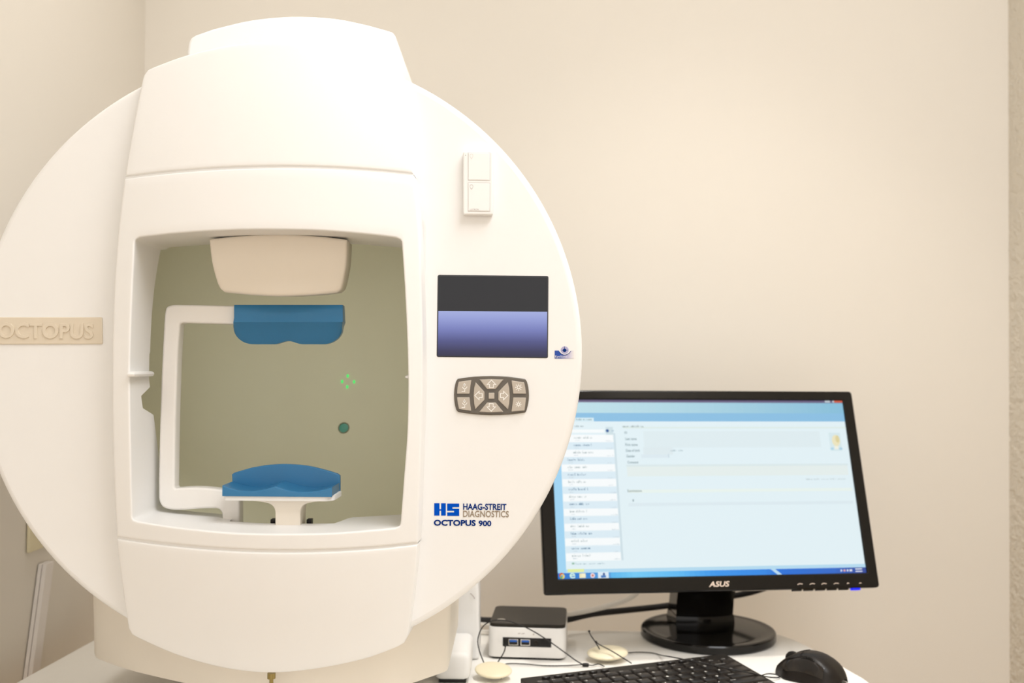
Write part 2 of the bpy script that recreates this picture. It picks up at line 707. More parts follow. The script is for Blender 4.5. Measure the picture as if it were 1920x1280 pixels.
def arc3(a, m, b, n=24):
    """smooth line through three pixels (parabola)"""
    a, m, b = Vector(a).to_2d(), Vector(m).to_2d(), Vector(b).to_2d()
    c = m * 2 - (a + b) * 0.5
    return [a * (1 - t) ** 2 + c * 2 * t * (1 - t) + b * t * t for t in [k / n for k in range(n + 1)]]


def back_to(y):
    def s(p):
        k = 1.022
        return Vector((XC + (p.x - XC) * k, y, p.z))
    return s


# upper cover
ytl, ytr = 331, 325
top = smoothline([(281, 128), (350, 103), (440, 83), (545, 76), (640, 87), (700, 104), (738, 119)], 8)
top = [Vector((270, 140)), Vector((273.5, 133))] + [Vector(p).to_2d() for p in top] + [Vector((746, 124)), Vector((751, 133))]
bot = arc3(cut(colL, ytl), (504, 311), cut(colR, ytr))
Lf = [Vector((270, 140)).to_2d()] + part_of(colL, 141, ytl)
Rt = [Vector((751, 133)).to_2d()] + part_of(colR, 134, ytr)
rows = [[onF(q) for q in r] for r in coons(top, bot, Lf, Rt, 40, 22)]
put('upper_cover', grid(rows, back_to(1.16), bev=0.0028), M['shell'], per, angle=40)

# lower cover
ybl, ybr = 1010, 1021
top = arc3(cut(colL, ybl), (502, 1036), cut(colR, ybr))
bot = smoothline([(252, 1193), (330, 1227), (420, 1252), (505, 1261), (590, 1254), (680, 1236), (742, 1214)], 8)
bot = [Vector((241, 1178)), Vector((244, 1187))] + [Vector(p).to_2d() for p in bot] + [Vector((757, 1206)), Vector((764, 1193))]
Lf = part_of(colL, ybl, 1178)
Rt = part_of(colR, ybr, 1189) + [Vector((764, 1193))]
rows = [[onF(q) for q in r] for r in coons(top, bot, Lf, Rt, 40, 20)]
put('lower_cover', grid(rows, back_to(1.15), bev=0.0028), M['shell'], per, angle=40)

# shallow floor of the two seams between the covers
for ends, mid_ in (((333, 327), 313), ((1008, 1019), 1033.5)):
    rr_ = []
    for o_ in (-4.5, 4.5):
        L_ = arc3(cut(colL, ends[0]), (503, mid_), cut(colR, ends[1]), 40)
        rr_.append([onF(q + Vector((0, o_))) + Vector((0, 0.0022, 0)) for q in L_])
    put('seam', grid(rr_), M['shell'], per)

# middle frame with the face opening
NT, NS = 60, 130
oT = resample(arc3(cut(colL, 335), (504, 315), cut(colR, 329)), NT)
oB = resample(arc3(cut(colL, 1006), (502, 1031), cut(colR, 1017)), NT)
oL = resample(part_of(colL, 335, 1006), NS)
oR = resample(part_of(colR, 329, 1017), NS)
iT0 = [Vector(p).to_2d() for p in smoothline([(262, 444), (340, 436), (430, 431), (510, 430), (600, 432), (690, 439), (742, 445)], 6)]
iB0 = [Vector(p).to_2d() for p in smoothline([(257, 977), (330, 988), (430, 998), (520, 1000.5), (620, 999), (700, 993), (742, 989)], 6)]
iL0 = [Vector(p).to_2d() for p in smoothline([(252, 456), (247, 560), (243, 690), (244, 800), (246, 900), (247.5, 968)], 6)]
iR0 = [Vector(p).to_2d() for p in smoothline([(753.5, 456), (760, 560), (765, 690), (764, 800), (757, 900), (751, 980)], 6)]


def corner(a, c, b, n=3):
    a, c, b = Vector(a).to_2d(), Vector(c).to_2d(), Vector(b).to_2d()
    return [a * (1 - t) ** 2 + c * 2 * t * (1 - t) + b * t * t for t in [k / n for k in range(n + 1)]]


cTL = corner(iL0[0], (251.5, 447), iT0[0], 4)
cTR = corner(iT0[-1], (753, 447), iR0[0], 4)
cBR = corner(iR0[-1], (750.5, 988), iB0[-1], 4)
cBL = corner(iB0[0], (248, 976), iL0[-1], 4)
iT = resample(cTL[2:] + iT0 + cTR[:3], NT)
iR = resample(cTR[2:] + iR0 + cBR[:3], NS)
iB = resample(cBL[:3][::-1] + iB0 + cBR[2:][::-1], NT)
iL = resample(cTL[:3][::-1] + iL0 + cBL[2:][::-1], NS)
outer = oT[:-1] + oR[:-1] + oB[::-1][:-1] + oL[::-1][:-1]
inner = iT[:-1] + iR[:-1] + iB[::-1][:-1] + iL[::-1][:-1]
NR = 6
rows = []
for k in range(NR + 1):
    t = k / NR
    rows.append([onF(a.lerp(b, t)) for a, b in zip(outer, inner)])
# small lip, then the tunnel wall running back to the bowl
tun = []
n = len(inner)
iTn, iRn = NT, NS
front = rows[-1]


def back_y(i, p):
    dz = abs(p.z - ZCN)
    if i <= NT or NT + NS <= i <= 2 * NT + NS:                # ceiling and floor of the opening
        if i > NT:                                            # floor: cut away in the middle where the chin rest stands
            if -0.318 < p.x < -0.196:
                return 1.118
            if -0.196 <= p.x < -0.186:
                return 1.118 + (p.x + 0.196) / 0.010 * 0.04
        return 1.160
    left = i > NT + NS
    y = 1.126 + 0.034 * (dz / 0.145) ** 2.5 if p.z > ZCN else 1.124 + 0.040 * max(0, (dz - 0.03) / 0.13)
    if left:
        zz = (CAM.z + 0) - p.z
        py = inner[i].y
        if 728 < py < 784:                                    # the notch in the left wall
            q = min(1, min(py - 728, 784 - py) / 16)
            y -= 0.030 * q
    return y


lip = []
for i, p in enumerate(front):
    c = Vector((XC, p.y, 1.222))
    lip.append(Vector((p.x, p.y, p.z)))
mid, bk = [], []
for i, p in enumerate(front):
    yb = back_y(i, p)
    s = 0.997
    q = Vector((XC + (p.x - XC) * s, yb, 1.222 + (p.z - 1.222) * s))
    bk.append(q)
for t in (0.06, 0.2, 0.4, 0.6, 0.8, 0.95):
    tun.append([a.lerp(b, t) for a, b in zip(front, bk)])
# lip rounding: pull the last front row and first tunnel row in slightly
allrows = rows + tun + [bk]
outb = [Vector((XC + (p.x - XC) * 1.04, p.y - 0.002, 1.222 + (p.z - 1.222) * 1.03)) for p in bk]
allrows.append(outb)
me = grid(allrows, closed=True)
bm = bmesh.new()
bm.from_mesh(me)
bm.verts.ensure_lookup_table()
nu = len(inner)
e_in = [e for e in bm.edges if all(NR * nu <= v.index < (NR + 1) * nu for v in e.verts)]
e_out = [e for e in bm.edges if all(v.index < nu for v in e.verts)]
new = {}
for e in e_out:
    for v in e.verts:
        if v not in new:
            new[v] = bm.verts.new((XC + (v.co.x - XC) * 1.022, 1.13, v.co.z))
for e in e_out:
    a, b = e.verts
    bm.faces.new((a, b, new[b], new[a]))
bmesh.ops.recalc_face_normals(bm, faces=bm.faces)
bmesh.ops.bevel(bm, geom=e_in + e_out, offset=0.0026, segments=3, affect='EDGES', profile=0.5, clamp_overlap=True)
bm.to_mesh(me)
bm.free()
frame = put('aperture_frame', me, M['shell'], per, angle=45)

# small level ribs on the side walls of the opening
put('rib', box(-0.411, -0.4015, 1.062, 1.122, P(262, 706, 1.09).z, P(262, 696, 1.09).z, 0.003), M['shell'], per)
put('rib', box(-0.1155, -0.104, 1.075, 1.112, P(764, 710, 1.09).z, P(764, 702, 1.09).z, 0.003), M['shell'], per)

# --- hood on top
hood = [(350, 215), (350, 96), (353, 78), (358, 70), (366, 65)]
hood += [tuple(p)[:2] for p in smoothline([(400, 53), (470, 37), (545, 30), (620, 33), (680, 44), (728, 57)], 5)]
hood += [(736, 60), (741, 67), (743, 80), (752, 215)]
put('top_hood', plate([xz(hood, 1.17)], 1.17, 0.285, 0.004, 3), M['shell'], per)

# --- block with the eye camera hanging into the opening
tp = smoothline([(391, 448), (450, 442), (525, 439), (600, 443), (651, 449)], 6)
bt = smoothline([(420, 548), (470, 553), (525, 555.5), (590, 553), (632, 549)], 6)
lf = smoothline([(391, 448), (396, 490), (404, 522), (411, 540), (420, 548)], 6)
rt = smoothline([(651, 449), (650, 490), (645, 522), (640, 542), (632, 549)], 6)
g2 = coons([p.to_2d() for p in map(Vector, tp)], [p.to_2d() for p in map(Vector, bt)], [p.to_2d() for p in map(Vector, lf)], [p.to_2d() for p in map(Vector, rt)], 18, 10)
rows = [[P(q.x, q.y, 1.097 + 0.016 * j / 10 - 0.004 * math.sin(PI * i / 18)) for i, q in enumerate(r)] for j, r in enumerate(g2)]
put('camera_housing', grid(rows, lambda p: Vector((-0.2585 + (p.x + 0.2585) * 0.85, 1.20, p.z + 0.006)), bev=0.003), M['shell_shade'], per, angle=40)

# --- head support arm
arm_px = [(441, 573), (326, 571), (311, 574), (308, 590), (303, 680), (299, 800), (297, 900), (297, 938), (304, 951), (320, 956),
          (345, 956), (380, 953), (409, 953), (416, 960), (417, 985), (449, 985), (449, 932), (449, 922), (416, 918), (395, 915), (360, 913),
          (329, 915.5), (327, 912), (329, 780), (333, 660), (337, 608), (342, 605), (441, 608)]
rad = [0] + [0.003, 0.006, 0.003] + [0.02] * 3 + [0.006, 0.006, 0.004] + [0.01, 0.01, 0.005, 0.004, 0] + [0.0, 0.002, 0.004, 0.01, 0.01, 0.01, 0.001, 0.002, 0.02, 0.02, 0.003, 0.003, 0]
put('support_arm', plate([rounded(xz(arm_px, 1.132), rad, 4)], 1.132, 0.018, 0.0025, 3), M['arm'], per, angle=40)

# --- blue forehead rest
cols = []
NX = 56
for k in range(NX + 1):
    x = 437.5 + 205 * (0.35 * k / NX + 0.65 * (0.5 - 0.5 * math.cos(PI * k / NX)))
    tpy = 571.5
    cr = 604 - 0.5 * k / NX
    u = (x - 437.5) / 205
    e = min(u, 1 - u)
    base = 645
    if e < 0.18:
        base = 612 + 33 * math.sqrt(max(0, 1 - ((0.18 - e) / 0.18) ** 2))
    d = abs(x - 540) / 27
    if d < 1:
        base -= 6.0 * (0.5 + 0.5 * math.cos(PI * d))
    cols.append((x, tpy, cr, base))
rows = []
for j in range(9):
    row = []
    for (x, a, b, c) in cols:
        xx = x
        if j <= 4:
            y = a + (b - a) * j / 4
            D = 1.126 - 0.006 * (j / 4) ** 0.7 - (0.0008 if j == 4 else 0)
            if x < 440:
                xx = 439.0 - (1.5 if j > 3 else 0)
        else:
            y = b + (c - b) * (j - 4) / 4
            D = 1.120 + 0.010 * (j - 4) / 4
        row.append(P(xx, y, D + 0.006 * math.sin(PI * (x - 437.5) / 205)))
    rows.append(row)
put('forehead_rest', grid(rows, lambda p: Vector((-0.258 + (p.x + 0.258) * 0.98, 1.146, p.z)), bev=0.0016), M['blue'], per, angle=25)

# --- chin rest: pedestal, tray, cushion
ped = [(449, 929), (449, 938), (480, 939), (503, 943), (512, 948), (516, 957), (516, 992), (563, 992), (563, 957), (567, 947), (580, 942), (612, 938), (612, 929)]
chin = put('chin_pedestal', plate([rounded(xz(ped, 1.108), [0, 0, 0.006, 0.006, 0.004, 0.006, 0, 0, 0.006, 0.004, 0.006, 0, 0], 4)], 1.108, 0.030, 0.0012), M['shell_shade'], per, angle=40)
a, b = P(419, 929, 1.096), P(622, 940, 1.096)
tray = [(a.x, 1.096), (b.x - 0.006, 1.096), (b.x + 0.0015, 1.104), (b.x + 0.0035, 1.142), (a.x + 0.002, 1.142)]
put('chin_tray', slab(rounded(tray, 0.004, 6), b.z, P(520, 928.5, 1.096).z, 0.0008), M['shell'], per)


def scallop(pts, n=8):
    return [Vector(p).to_2d() for p in pts]


def bowl2(l, d1, pk, d2, r, n=9):
    out = [Vector(p).to_2d() for p in arc3(l, d1, pk, n)]
    return out + [Vector(p).to_2d() for p in arc3(pk, d2, r, n)][1:]


fr = bowl2((417, 909.5), (464, 921), (515, 911.5), (568, 922.3), (622.5, 913))
bk2 = bowl2((436.5, 902), (483, 912), (534.5, 901.5), (589, 913.3), (636.5, 904.5))
NB = 7
rows = [[P(q.x, 929.5 + 1.5 * i / (len(fr) - 1), 1.094) for i, q in enumerate(fr)]]
for j in range(NB + 1):
    t = j / NB
    rows.append([P(p.x, p.y, 1.094).lerp(P(q.x, q.y, 1.139), t) for p, q in zip(fr, bk2)])
zb_ = P(520, 929.3, 1.094).z
me = grid(rows, lambda p: Vector((p.x, p.y, min(p.z - 0.0002, zb_))), bev=0.0)
bm = bmesh.new()
bm.from_mesh(me)
fe = [e for e in bm.edges if len(e.link_faces) == 2 and e.calc_face_angle(0) > 0.6 and all(v.co.y < 1.096 and v.co.z > zb_ + 0.002 for v in e.verts)]
bmesh.ops.bevel(bm, geom=fe, offset=0.0013, segments=3, affect='EDGES', profile=0.5)
bm.to_mesh(me)
bm.free()
cushion = put('chin_cushion', me, M['blue'], per, angle=16)
shield_t = [(434.5, 889), (439, 886)] + [tuple(p)[:2] for p in smoothline([(470, 877), (500, 872), (535, 870), (575, 873), (610, 881), (633, 888)], 5)] + [(637.5, 892)]
shield = shield_t + [(637.5, 922), (436, 922)]
sh = plate([xz(shield, 1.139)], 1.139, 0.006, 0.0012, 2)
put('chin_shield', sh, M['blue'], per, angle=40)
for px in (513, 580.5):
    c = P(px, 977, 1.125)
    put('clip', join([box(c.x - 0.0028, c.x + 0.0028, 1.121, 1.131, c.z - 0.004, c.z + 0.0028, 0.0008),
                      box(c.x - 0.0008, c.x + 0.0033, 1.119, 1.123, c.z + 0.0004, c.z + 0.0036, 0.0005)]), M['black'], per)

# the bowl's own background lighting, a lamp behind the camera block
bl_ = area('bowl_lamp', (XC, 1.204, 1.325), (XC, 1.42, 1.12), 0.12, 0.04, 0.085, (1.0, 0.955, 0.86))
bl_.data.spread = PI

# --- fixation lights and the round port in the bowl
for px, py in ((652, 704.5), (641.5, 715), (664, 715.5), (651, 725)):
    p, nrm = onbowl(px, py, 0.0008)
    q = nrm.to_track_quat('Z', 'Y').to_matrix().to_4x4()
    led = lathe([(0, -0.001), (0.0016, -0.0006), (0.0022, 0.0003), (0.0014, 0.0012), (0, 0.0015)], 12, Matrix.Translation(p) @ q @ Matrix.Diagonal((0.75, 1.2, 1, 1)))
    put('fixation_light', led, M['green'], per)
p, nrm = onbowl(644.5, 802, 0.0004)
q = nrm.to_track_quat('Z', 'Y').to_matrix().to_4x4()
port = put('lens_port', lathe([(0.0068, -0.002), (0.0082, 0.0), (0.0080, 0.0010), (0.0069, 0.0010), (0.0067, -0.0006)], 32, Matrix.Translation(p) @ q), M['olive'], per)
put('lens', lathe([(0.0, 0.0003), (0.0066, 0.0001), (0.0067, -0.0015), (0.0, -0.0015)], 32, Matrix.Translation(p) @ q), M['teal'], port)

# --- display
DF = 1.0995
lcd = put('display', plate([rounded(xz([(820.5, 515), (1028.5, 517), (1027.5, 671.5), (818.5, 669)], DF), 0.0022, 4)], DF, 0.004, 0.0006), M['lcdframe'], per)
dark = mat('dark_display_glass', (0.018, 0.019, 0.024), 0.22, spec=0.3, var=0.02)


def quad(pts, D):
    return mesh([P(x, y, D) for x, y in pts], [(0, 1, 2, 3)])


put('blank_screen_area', quad([(823, 518), (1026, 520), (1026, 584.2), (822, 583)], DF - 0.0003), dark, lcd, smooth=False)
rampm = emit_ramp('display_gradient', 2, [(0.0, rgb(50, 48, 74)), (0.12, rgb(58, 57, 92)), (0.35, rgb(84, 88, 140)), (0.6, rgb(120, 128, 190)), (0.85, rgb(152, 162, 218)), (1.0, rgb(166, 176, 226))], 0.88)
put('lit_screen_area', quad([(822, 583), (1026, 584.2), (1025.5, 669), (820.5, 667)], DF - 0.0003), rampm, lcd, smooth=False)

# --- badge with raised lettering
bd = xz([(-34, 594.5), (192, 594.5), (193, 645), (-34, 645.5)], DF)
badge = put('name_badge', plate([rounded(bd, 0.0016, 3)], DF - 0.0012, 0.004, 0.0009), M['badge'], per)
lt = text_mesh('OCTOPUS', extrude=0.01, bevel=0.006, bold=0.02)
a, b = P(-2, 634, DF), P(177, 606, DF)
fit(lt, a.x, a.z, b.x, b.z, 0.0022)
lt.transform(Matrix.Translation((0, DF - 0.0014, 0)) @ FRONT)
put('badge_lettering', lt, M['badge'], badge, angle=60)

# --- keypad
def kpx(L):
    return [(840 + x / 12.0, 690 + y / 12.0) for x, y in L]


kp_out = [(215, 240), (400, 210), (600, 190), (780, 179), (960, 175), (1160, 180), (1350, 192), (1550, 215), (1740, 245), (1775, 300), (1800, 390), (1817, 500), (1822, 620),
          (1815, 730), (1795, 840), (1765, 955), (1735, 1000), (1570, 1022), (1400, 1042), (1180, 1053), (960, 1057), (780, 1051), (600, 1038), (420, 1016), (235, 988), (190, 945), (160, 840), (143, 720), (138, 600), (143, 480), (160, 380), (185, 290)]
keypad = put('keypad', plate([rounded(xz(kpx(kp_out), DF), 0.001, 3)], DF - 0.0016, 0.005, 0.0012), M['kp'], per, angle=50)
KB = DF - 0.0034


def arrow(cx, cy, ux, uy, s=1.0):
    """open arrow outline pointing along (ux, uy)"""
    pts = [(0, -92), (95, 5), (45, 5), (45, 75), (-45, 75), (-45, 5), (-95, 5), (0, -92)]
    out = []
    for x, y in pts:
        out.append((cx + (x * -uy + -y * ux) * s, cy + (x * ux + -y * uy) * s))
    return out


def sun(cx, cy, r):
    L = [[(cx + r * math.cos(2 * PI * k / 14), cy + r * math.sin(2 * PI * k / 14)) for k in range(15)]]
    for k in range(8):
        a = 2 * PI * k / 8
        L.append([(cx + r * 1.55 * math.cos(a), cy + r * 1.55 * math.sin(a)), (cx + r * 2.25 * math.cos(a), cy + r * 2.25 * math.sin(a))])
    return L


def chinmark(cx, cy, up):
    L = [[(cx - 65, cy + 95), (cx + 5, cy + 95), (cx + 5, cy + 40), (cx - 30, cy + 20), (cx - 48, cy - 10)], [(cx + 5, cy + 40), (cx + 35, cy + 20), (cx + 58, cy - 15)]]
    d = -1 if up else 1
    y0 = cy - 50
    L.append([(cx - 2, y0 - 42 * d * 0.9), (cx - 2, y0)])
    L.append([(cx - 24, y0), (cx + 20, y0), (cx - 2, y0 + 36 * d), (cx - 24, y0)])
    L.append([(cx - 12, y0 + 7 * d), (cx + 8, y0 + 7 * d)])
    return L


buttons = [
    ([(243, 305), (530, 266), (505, 420), (487, 575), (205, 575), (215, 430)], chinmark(372, 430, True)),
    ([(205, 652), (490, 652), (502, 800), (526, 958), (250, 918), (220, 790)], chinmark(372, 790, False)),
    ([(620, 312), (822, 530), (822, 712), (612, 925), (588, 790), (577, 620), (588, 440)], [arrow(695, 615, -1, 0)]),
    ([(702, 255), (960, 245), (1255, 256), (1072, 468), (880, 468)], [arrow(978, 360, 0, -1)]),
    ([(1345, 312), (1378, 440), (1390, 620), (1380, 790), (1352, 930), (1132, 712), (1132, 530)], [arrow(1255, 615, 1, 0)]),
    ([(880, 770), (1072, 770), (1250, 985), (960, 993), (700, 985)], [arrow(972, 875, 0, 1)]),
    ([(914, 550), (1046, 550), (1046, 688), (914, 688)], []),
    ([(1425, 275), (1712, 318), (1738, 440), (1756, 575), (1466, 575), (1446, 420)], sun(1590, 430, 36)),
    ([(1466, 658), (1756, 660), (1740, 800), (1722, 950), (1425, 975), (1446, 820)], sun(1587, 812, 29)),
]
for pts, ic in buttons:
    body = plate([rounded(xz(kpx(pts), DF), 0.0007, 3)], KB, 0.004, 0.0006, 2)
    ms, ix = [body], [0]
    if ic:
        ms.append(strokes_front([kpx(L) for L in ic], 0.00080, KB - 0.00012))
        ix.append(1)
    put('button', join(ms, ix), [M['kb'], M['icon']], keypad, angle=50)

# --- printed logos
def lpx(L):
    return [(780 + x / 8.0, 900 + y / 8.0) for x, y in L]


def rects(L, D):
    ms = [mesh([P(*q, D) for q in lpx([(x0, y0), (x1, y0), (x1, y1), (x0, y1)])], [(0, 1, 2, 3)]) for x0, y0, x1, y1 in L]
    return join(ms)


DP = 1.0997
mk = rects([(273, 345, 352, 530), (377, 345, 447, 530), (352, 436, 377, 456),
            (468, 350, 648, 404), (468, 404, 546, 428), (468, 428, 648, 458), (572, 458, 648, 482), (468, 482, 648, 535)], DP)
put('monogram_print', mk, M['lblue'], per, smooth=False)
put('maker_print', text_front('HAAG-STREIT', 868.3, 944.2, 949.6, 955.4, DP, bold=0.025), M['nblue'], per, smooth=False)
put('maker_print', text_front('DIAGNOSTICS', 868.3, 957.6, 954, 968.9, DP, bold=0.012), M['taupe'], per, smooth=False)
put('model_print', join([text_front('OCTOPUS', 813.3, 974.6, 892, 985.2, DP, bold=0.035), text_front('900', 897.3, 975.6, 921.3, 986.4, DP, bold=0.03)]), M['nblue'], per, smooth=False)


def epx(L):
    return [(1030 + x / 32.0, 640 + y / 32.0) for x, y in L]


stk = bpy.data.materials.new('blue_fade_print')
stk.use_nodes = True
nt = stk.node_tree
tc = nt.nodes.new('ShaderNodeTexCoord')
sp = nt.nodes.new('ShaderNodeSeparateXYZ')
rp = nt.nodes.new('ShaderNodeValToRGB')
nt.links.new(tc.outputs['Generated'], sp.inputs[0])
nt.links.new(sp.outputs[0], rp.inputs[0])
nt.links.new(rp.outputs[0], nt.nodes['Principled BSDF'].inputs['Base Color'])
el = rp.color_ramp.elements
el.new(0.35)
el.new(0.6)
for e, (p_, c_) in zip(el, ((0.0, (0.004, 0.05, 0.33, 1)), (0.30, (0.006, 0.07, 0.42, 1)), (0.62, (0.42, 0.40, 0.66, 1)), (1.0, (0.84, 0.81, 0.80, 1)))):
    e.position, e.color = p_, c_
stick = put('eye_logo_print', quad(epx([(320, 545), (1480, 545), (1480, 1020), (320, 1020)]), DP), stk, per, smooth=False)
tag(stick, 'blue fading print with an eye and small white lettering')


def ell(cx, cy, rx, ry, n=28):
    return [(cx + rx * math.cos(2 * PI * k / n), cy + ry * math.sin(2 * PI * k / n)) for k in range(n)]


def poly(px, D):
    pts = [P(x, y, D) for x, y in px]
    return mesh(pts, [tuple(range(len(pts)))])


almond = [(570, 545), (640, 400), (760, 300), (900, 270), (1040, 300), (1180, 400), (1300, 540), (1230, 660), (1120, 745), (980, 795), (860, 790), (720, 725), (620, 630)]
white = mat('logo_white', (0.86, 0.85, 0.86), 0.5)
iris = mat('logo_iris', (0.42, 0.40, 0.62), 0.5)
put('eye_white_print', poly(epx(almond), DP - 0.0001), white, stick, smooth=False)
put('eye_iris_print', poly(epx(ell(920, 520, 240, 225)), DP - 0.0002), iris, stick, smooth=False)
put('eye_pupil_print', join([poly(epx(ell(915, 530, 105, 108)), DP - 0.0003),
                             strokes_front([epx([(905, 290), (905, 450)]), epx([(740, 525), (830, 525)]), epx([(1000, 525), (1110, 525)])], 0.0005, DP - 0.0003),
                             strokes_front([epx([(580, 600), (700, 740), (850, 812), (1000, 800), (1130, 745), (1230, 660), (1290, 570)])], 0.0006, DP - 0.0003)]), M['nblue'], stick, smooth=False)
put('logo_lettering', text_front('EyeSuite', 1041, 666.3, 1063.5, 671.3, DP - 0.0004, 0.0001), white, stick, smooth=False)

# --- foot of the instrument
b_px = [(-0.525, 1.43), (-0.530, 1.262), (-0.470, 1.212), (-0.394, 1.168), (-0.320, 1.130), (-0.258, 1.118), (-0.190, 1.124), (-0.126, 1.146), (-0.0715, 1.2136), (-0.070, 1.43)]
lofts = []
for z, k in ((0.858, 0.984), (0.862, 0.989), (0.90, 0.994), (0.935, 1.0), (0.985, 1.008)):
    cx, cy = -0.30, 1.33
    yo = 0.0 if z < 0.95 else 0.02
    lofts.append([Vector((cx + (x - cx) * k, cy + (y - cy) * k + (0.006 if z > 0.9 else 0.0), z)) for x, y in [tuple(q) for q in smoothline([(p[0], p[1], 0) for p in b_px], 4)] for x, y in [(x, y)]] if False else
                 [Vector((cx + (q.x - cx) * k, cy + (q.y - cy) * k, z)) for q in rounded(b_px, [0.03, 0.02, 0.05, 0.06, 0.06, 0.06, 0.06, 0.05, 0.008, 0.02], 4)])
me = grid(lofts, closed=True)
bm = bmesh.new()
bm.from_mesh(me)
bmesh.ops.holes_fill(bm, edges=[e for e in bm.edges if e.is_boundary], sides=400)
bmesh.ops.recalc_face_normals(bm, faces=bm.faces)
bm.to_mesh(me)
bm.free()
put('base_housing', me, M['shell_shade'], per, angle=40)
pl = [(-0.405, 1.46), (-0.405, 1.24), (-0.36, 1.185), (-0.258, 1.150), (-0.165, 1.17), (-0.128, 1.24), (-0.128, 1.46)]
put('base_pedestal', slab(rounded(pl, 0.04, 5), ZT + 0.0005, 0.870, 0.003), M['shell_shade'], per, angle=40)
pc = P(507, 1262, 1.10)
put('locking_pin', join([lathe([(0.0, 0.0), (0.0045, 0), (0.0045, -0.006), (0.0022, -0.007), (0.0022, -0.022), (0.0, -0.022)], 16, Matrix.Translation((pc.x, 1.105, pc.z - 0.001)))]), M['brass'], per)

# --- white housing standing beside the foot
aux = empty('power_unit', (-0.03, 1.45, ZT))
tag(aux, 'narrow white plastic box on the table between the instrument foot and the small computer', 'device')
x1 = P(898, 1200, 1.47).x
hb = [(-0.118, ZT + 0.001), (x1 + 0.001, ZT + 0.001), (x1, 0.90), (x1 - 0.004, 0.93), (-0.112, 0.93)]
put('housing', plate([rounded(hb, [0.004, 0.006, 0.02, 0.02, 0.01], 5)], 1.455, 0.075, 0.004), M['shell'], aux)
xa, xb = P(814, 1270, 1.35).x, P(882, 1270, 1.35).x
put('front_foot', join([box(xa, xb, 1.345, 1.452, ZT + 0.005, ZT + 0.042, 0.009, 4)]), M['shell'], aux)
put('foot_pad', box(xa + 0.006, xb - 0.006, 1.352, 1.445, ZT + 0.0003, ZT + 0.0062), M['black'], aux, smooth=False)
put('cable_clip', tube([P(882, 1112, 1.452), P(887, 1117, 1.452), P(890, 1122, 1.452)], 0.0007, 6, 4), M['grey'], aux)

# ================================================================== REMOTE on the disc
rem = empty('remote_control', P(897, 345, 1.098))
tag(rem, 'small white two-button remote stuck upright on the disc above the dark display', 'remote')
RX = 1.0905
put('body', plate([rounded(xz([(868.5, 284), (924.5, 284.5), (924, 403), (868.5, 402.5)], 1.0925), 0.0018, 4)], RX, 0.0094, 0.0014), M['shell'], rem)
for k, pts in enumerate(([(877.5, 286), (918.8, 286), (918.8, 338.5), (877.5, 338)], [(877.5, 342.5), (918.8, 343), (918.6, 396.5), (877.5, 396)])):
    bz = put('button_bezel', strokes_front([pts + [pts[0]]], 0.0005, RX - 0.0001), M['faint'], rem, smooth=False)
    bt = put('button', plate([rounded(xz([(pts[0][0] + 1, pts[0][1] + 1), (pts[1][0] - 1, pts[1][1] + 1), (pts[2][0] - 1, pts[2][1] - 1), (pts[3][0] + 1, pts[3][1] - 1)], RX), 0.0006, 3)], RX - 0.0006, 0.002, 0.0003), M['shell'], rem)
    cx, cy = 884, 293 + 57.5 * k
    bulb = [[(cx + 3.0 * math.sin(a), cy - 1.2 - 3.0 * math.cos(a)) for a in [-2.5 + 5.0 * q / 16 for q in range(17)]],
            [(cx - 1.5, cy + 1.4), (cx - 1.3, cy + 3.2), (cx + 1.3, cy + 3.2), (cx + 1.5, cy + 1.4)], [(cx - 1.2, cy + 4.6), (cx + 1.2, cy + 4.6)]]
    put('bulb_print', strokes_front(bulb, 0.00032, RX - 0.0007), M['faint'] if k == 0 else M['grey'], bt, smooth=False)
    if k == 1:
        put('small_print', text_front('LUTRON', 881.5, 391.2, 897.5, 393.6, RX - 0.0007, 0.0001), M['grey'], bt, smooth=False)
c = P(873, 291, RX)
put('indicator', lathe([(0.0005, 0), (0.0005, 0.0002), (0, 0.0002)], 10, Matrix.Translation((c.x, RX, c.z)) @ Matrix.Rotation(PI / 2, 4, 'X')), M['grey'], rem)

# ================================================================== MONITOR
MO = Vector((0.30120, 1.46154, 0.90140))
YAW, TILT, MH, MW = 0.13205, 0.30435, 0.3040, 0.508
ax = Vector((math.cos(YAW), math.sin(YAW), 0))
bkd = Vector((-math.sin(YAW), math.cos(YAW), 0))
upv = bkd * math.sin(TILT) + Vector((0, 0, 1)) * math.cos(TILT)
nrm = ax.cross(upv)                                        # towards the viewer
TM = Matrix(((ax.x, upv.x, nrm.x, MO.x), (ax.y, upv.y, nrm.y, MO.y), (ax.z, upv.z, nrm.z, MO.z), (0, 0, 0, 1)))


def onscreen(px, py, lift=0.0):
    d = ray(px, py)
    t = (MO + nrm * lift - CAM).dot(nrm) / d.dot(nrm)
    q = CAM + d * t - MO
    return Vector((q.dot(ax), q.dot(upv)))


mon = empty('monitor', (MO.x, 1.56, ZT))
tag(mon, 'black widescreen computer monitor with a lit light blue screen on a round foot', 'monitor')
tl, br = onscreen(1579, 750), onscreen(1627, 1073)
bl = onscreen(1047, 1085)
SX0, SX1, SY0, SY1 = bl.x, (br.x + tl.x) / 2 + 0.0005, (bl.y + br.y) / 2, tl.y
hw = MW / 2


def mput(name, me, m, parent, **k):
    me.transform(TM)
    return put(name, me, m, parent, **k)


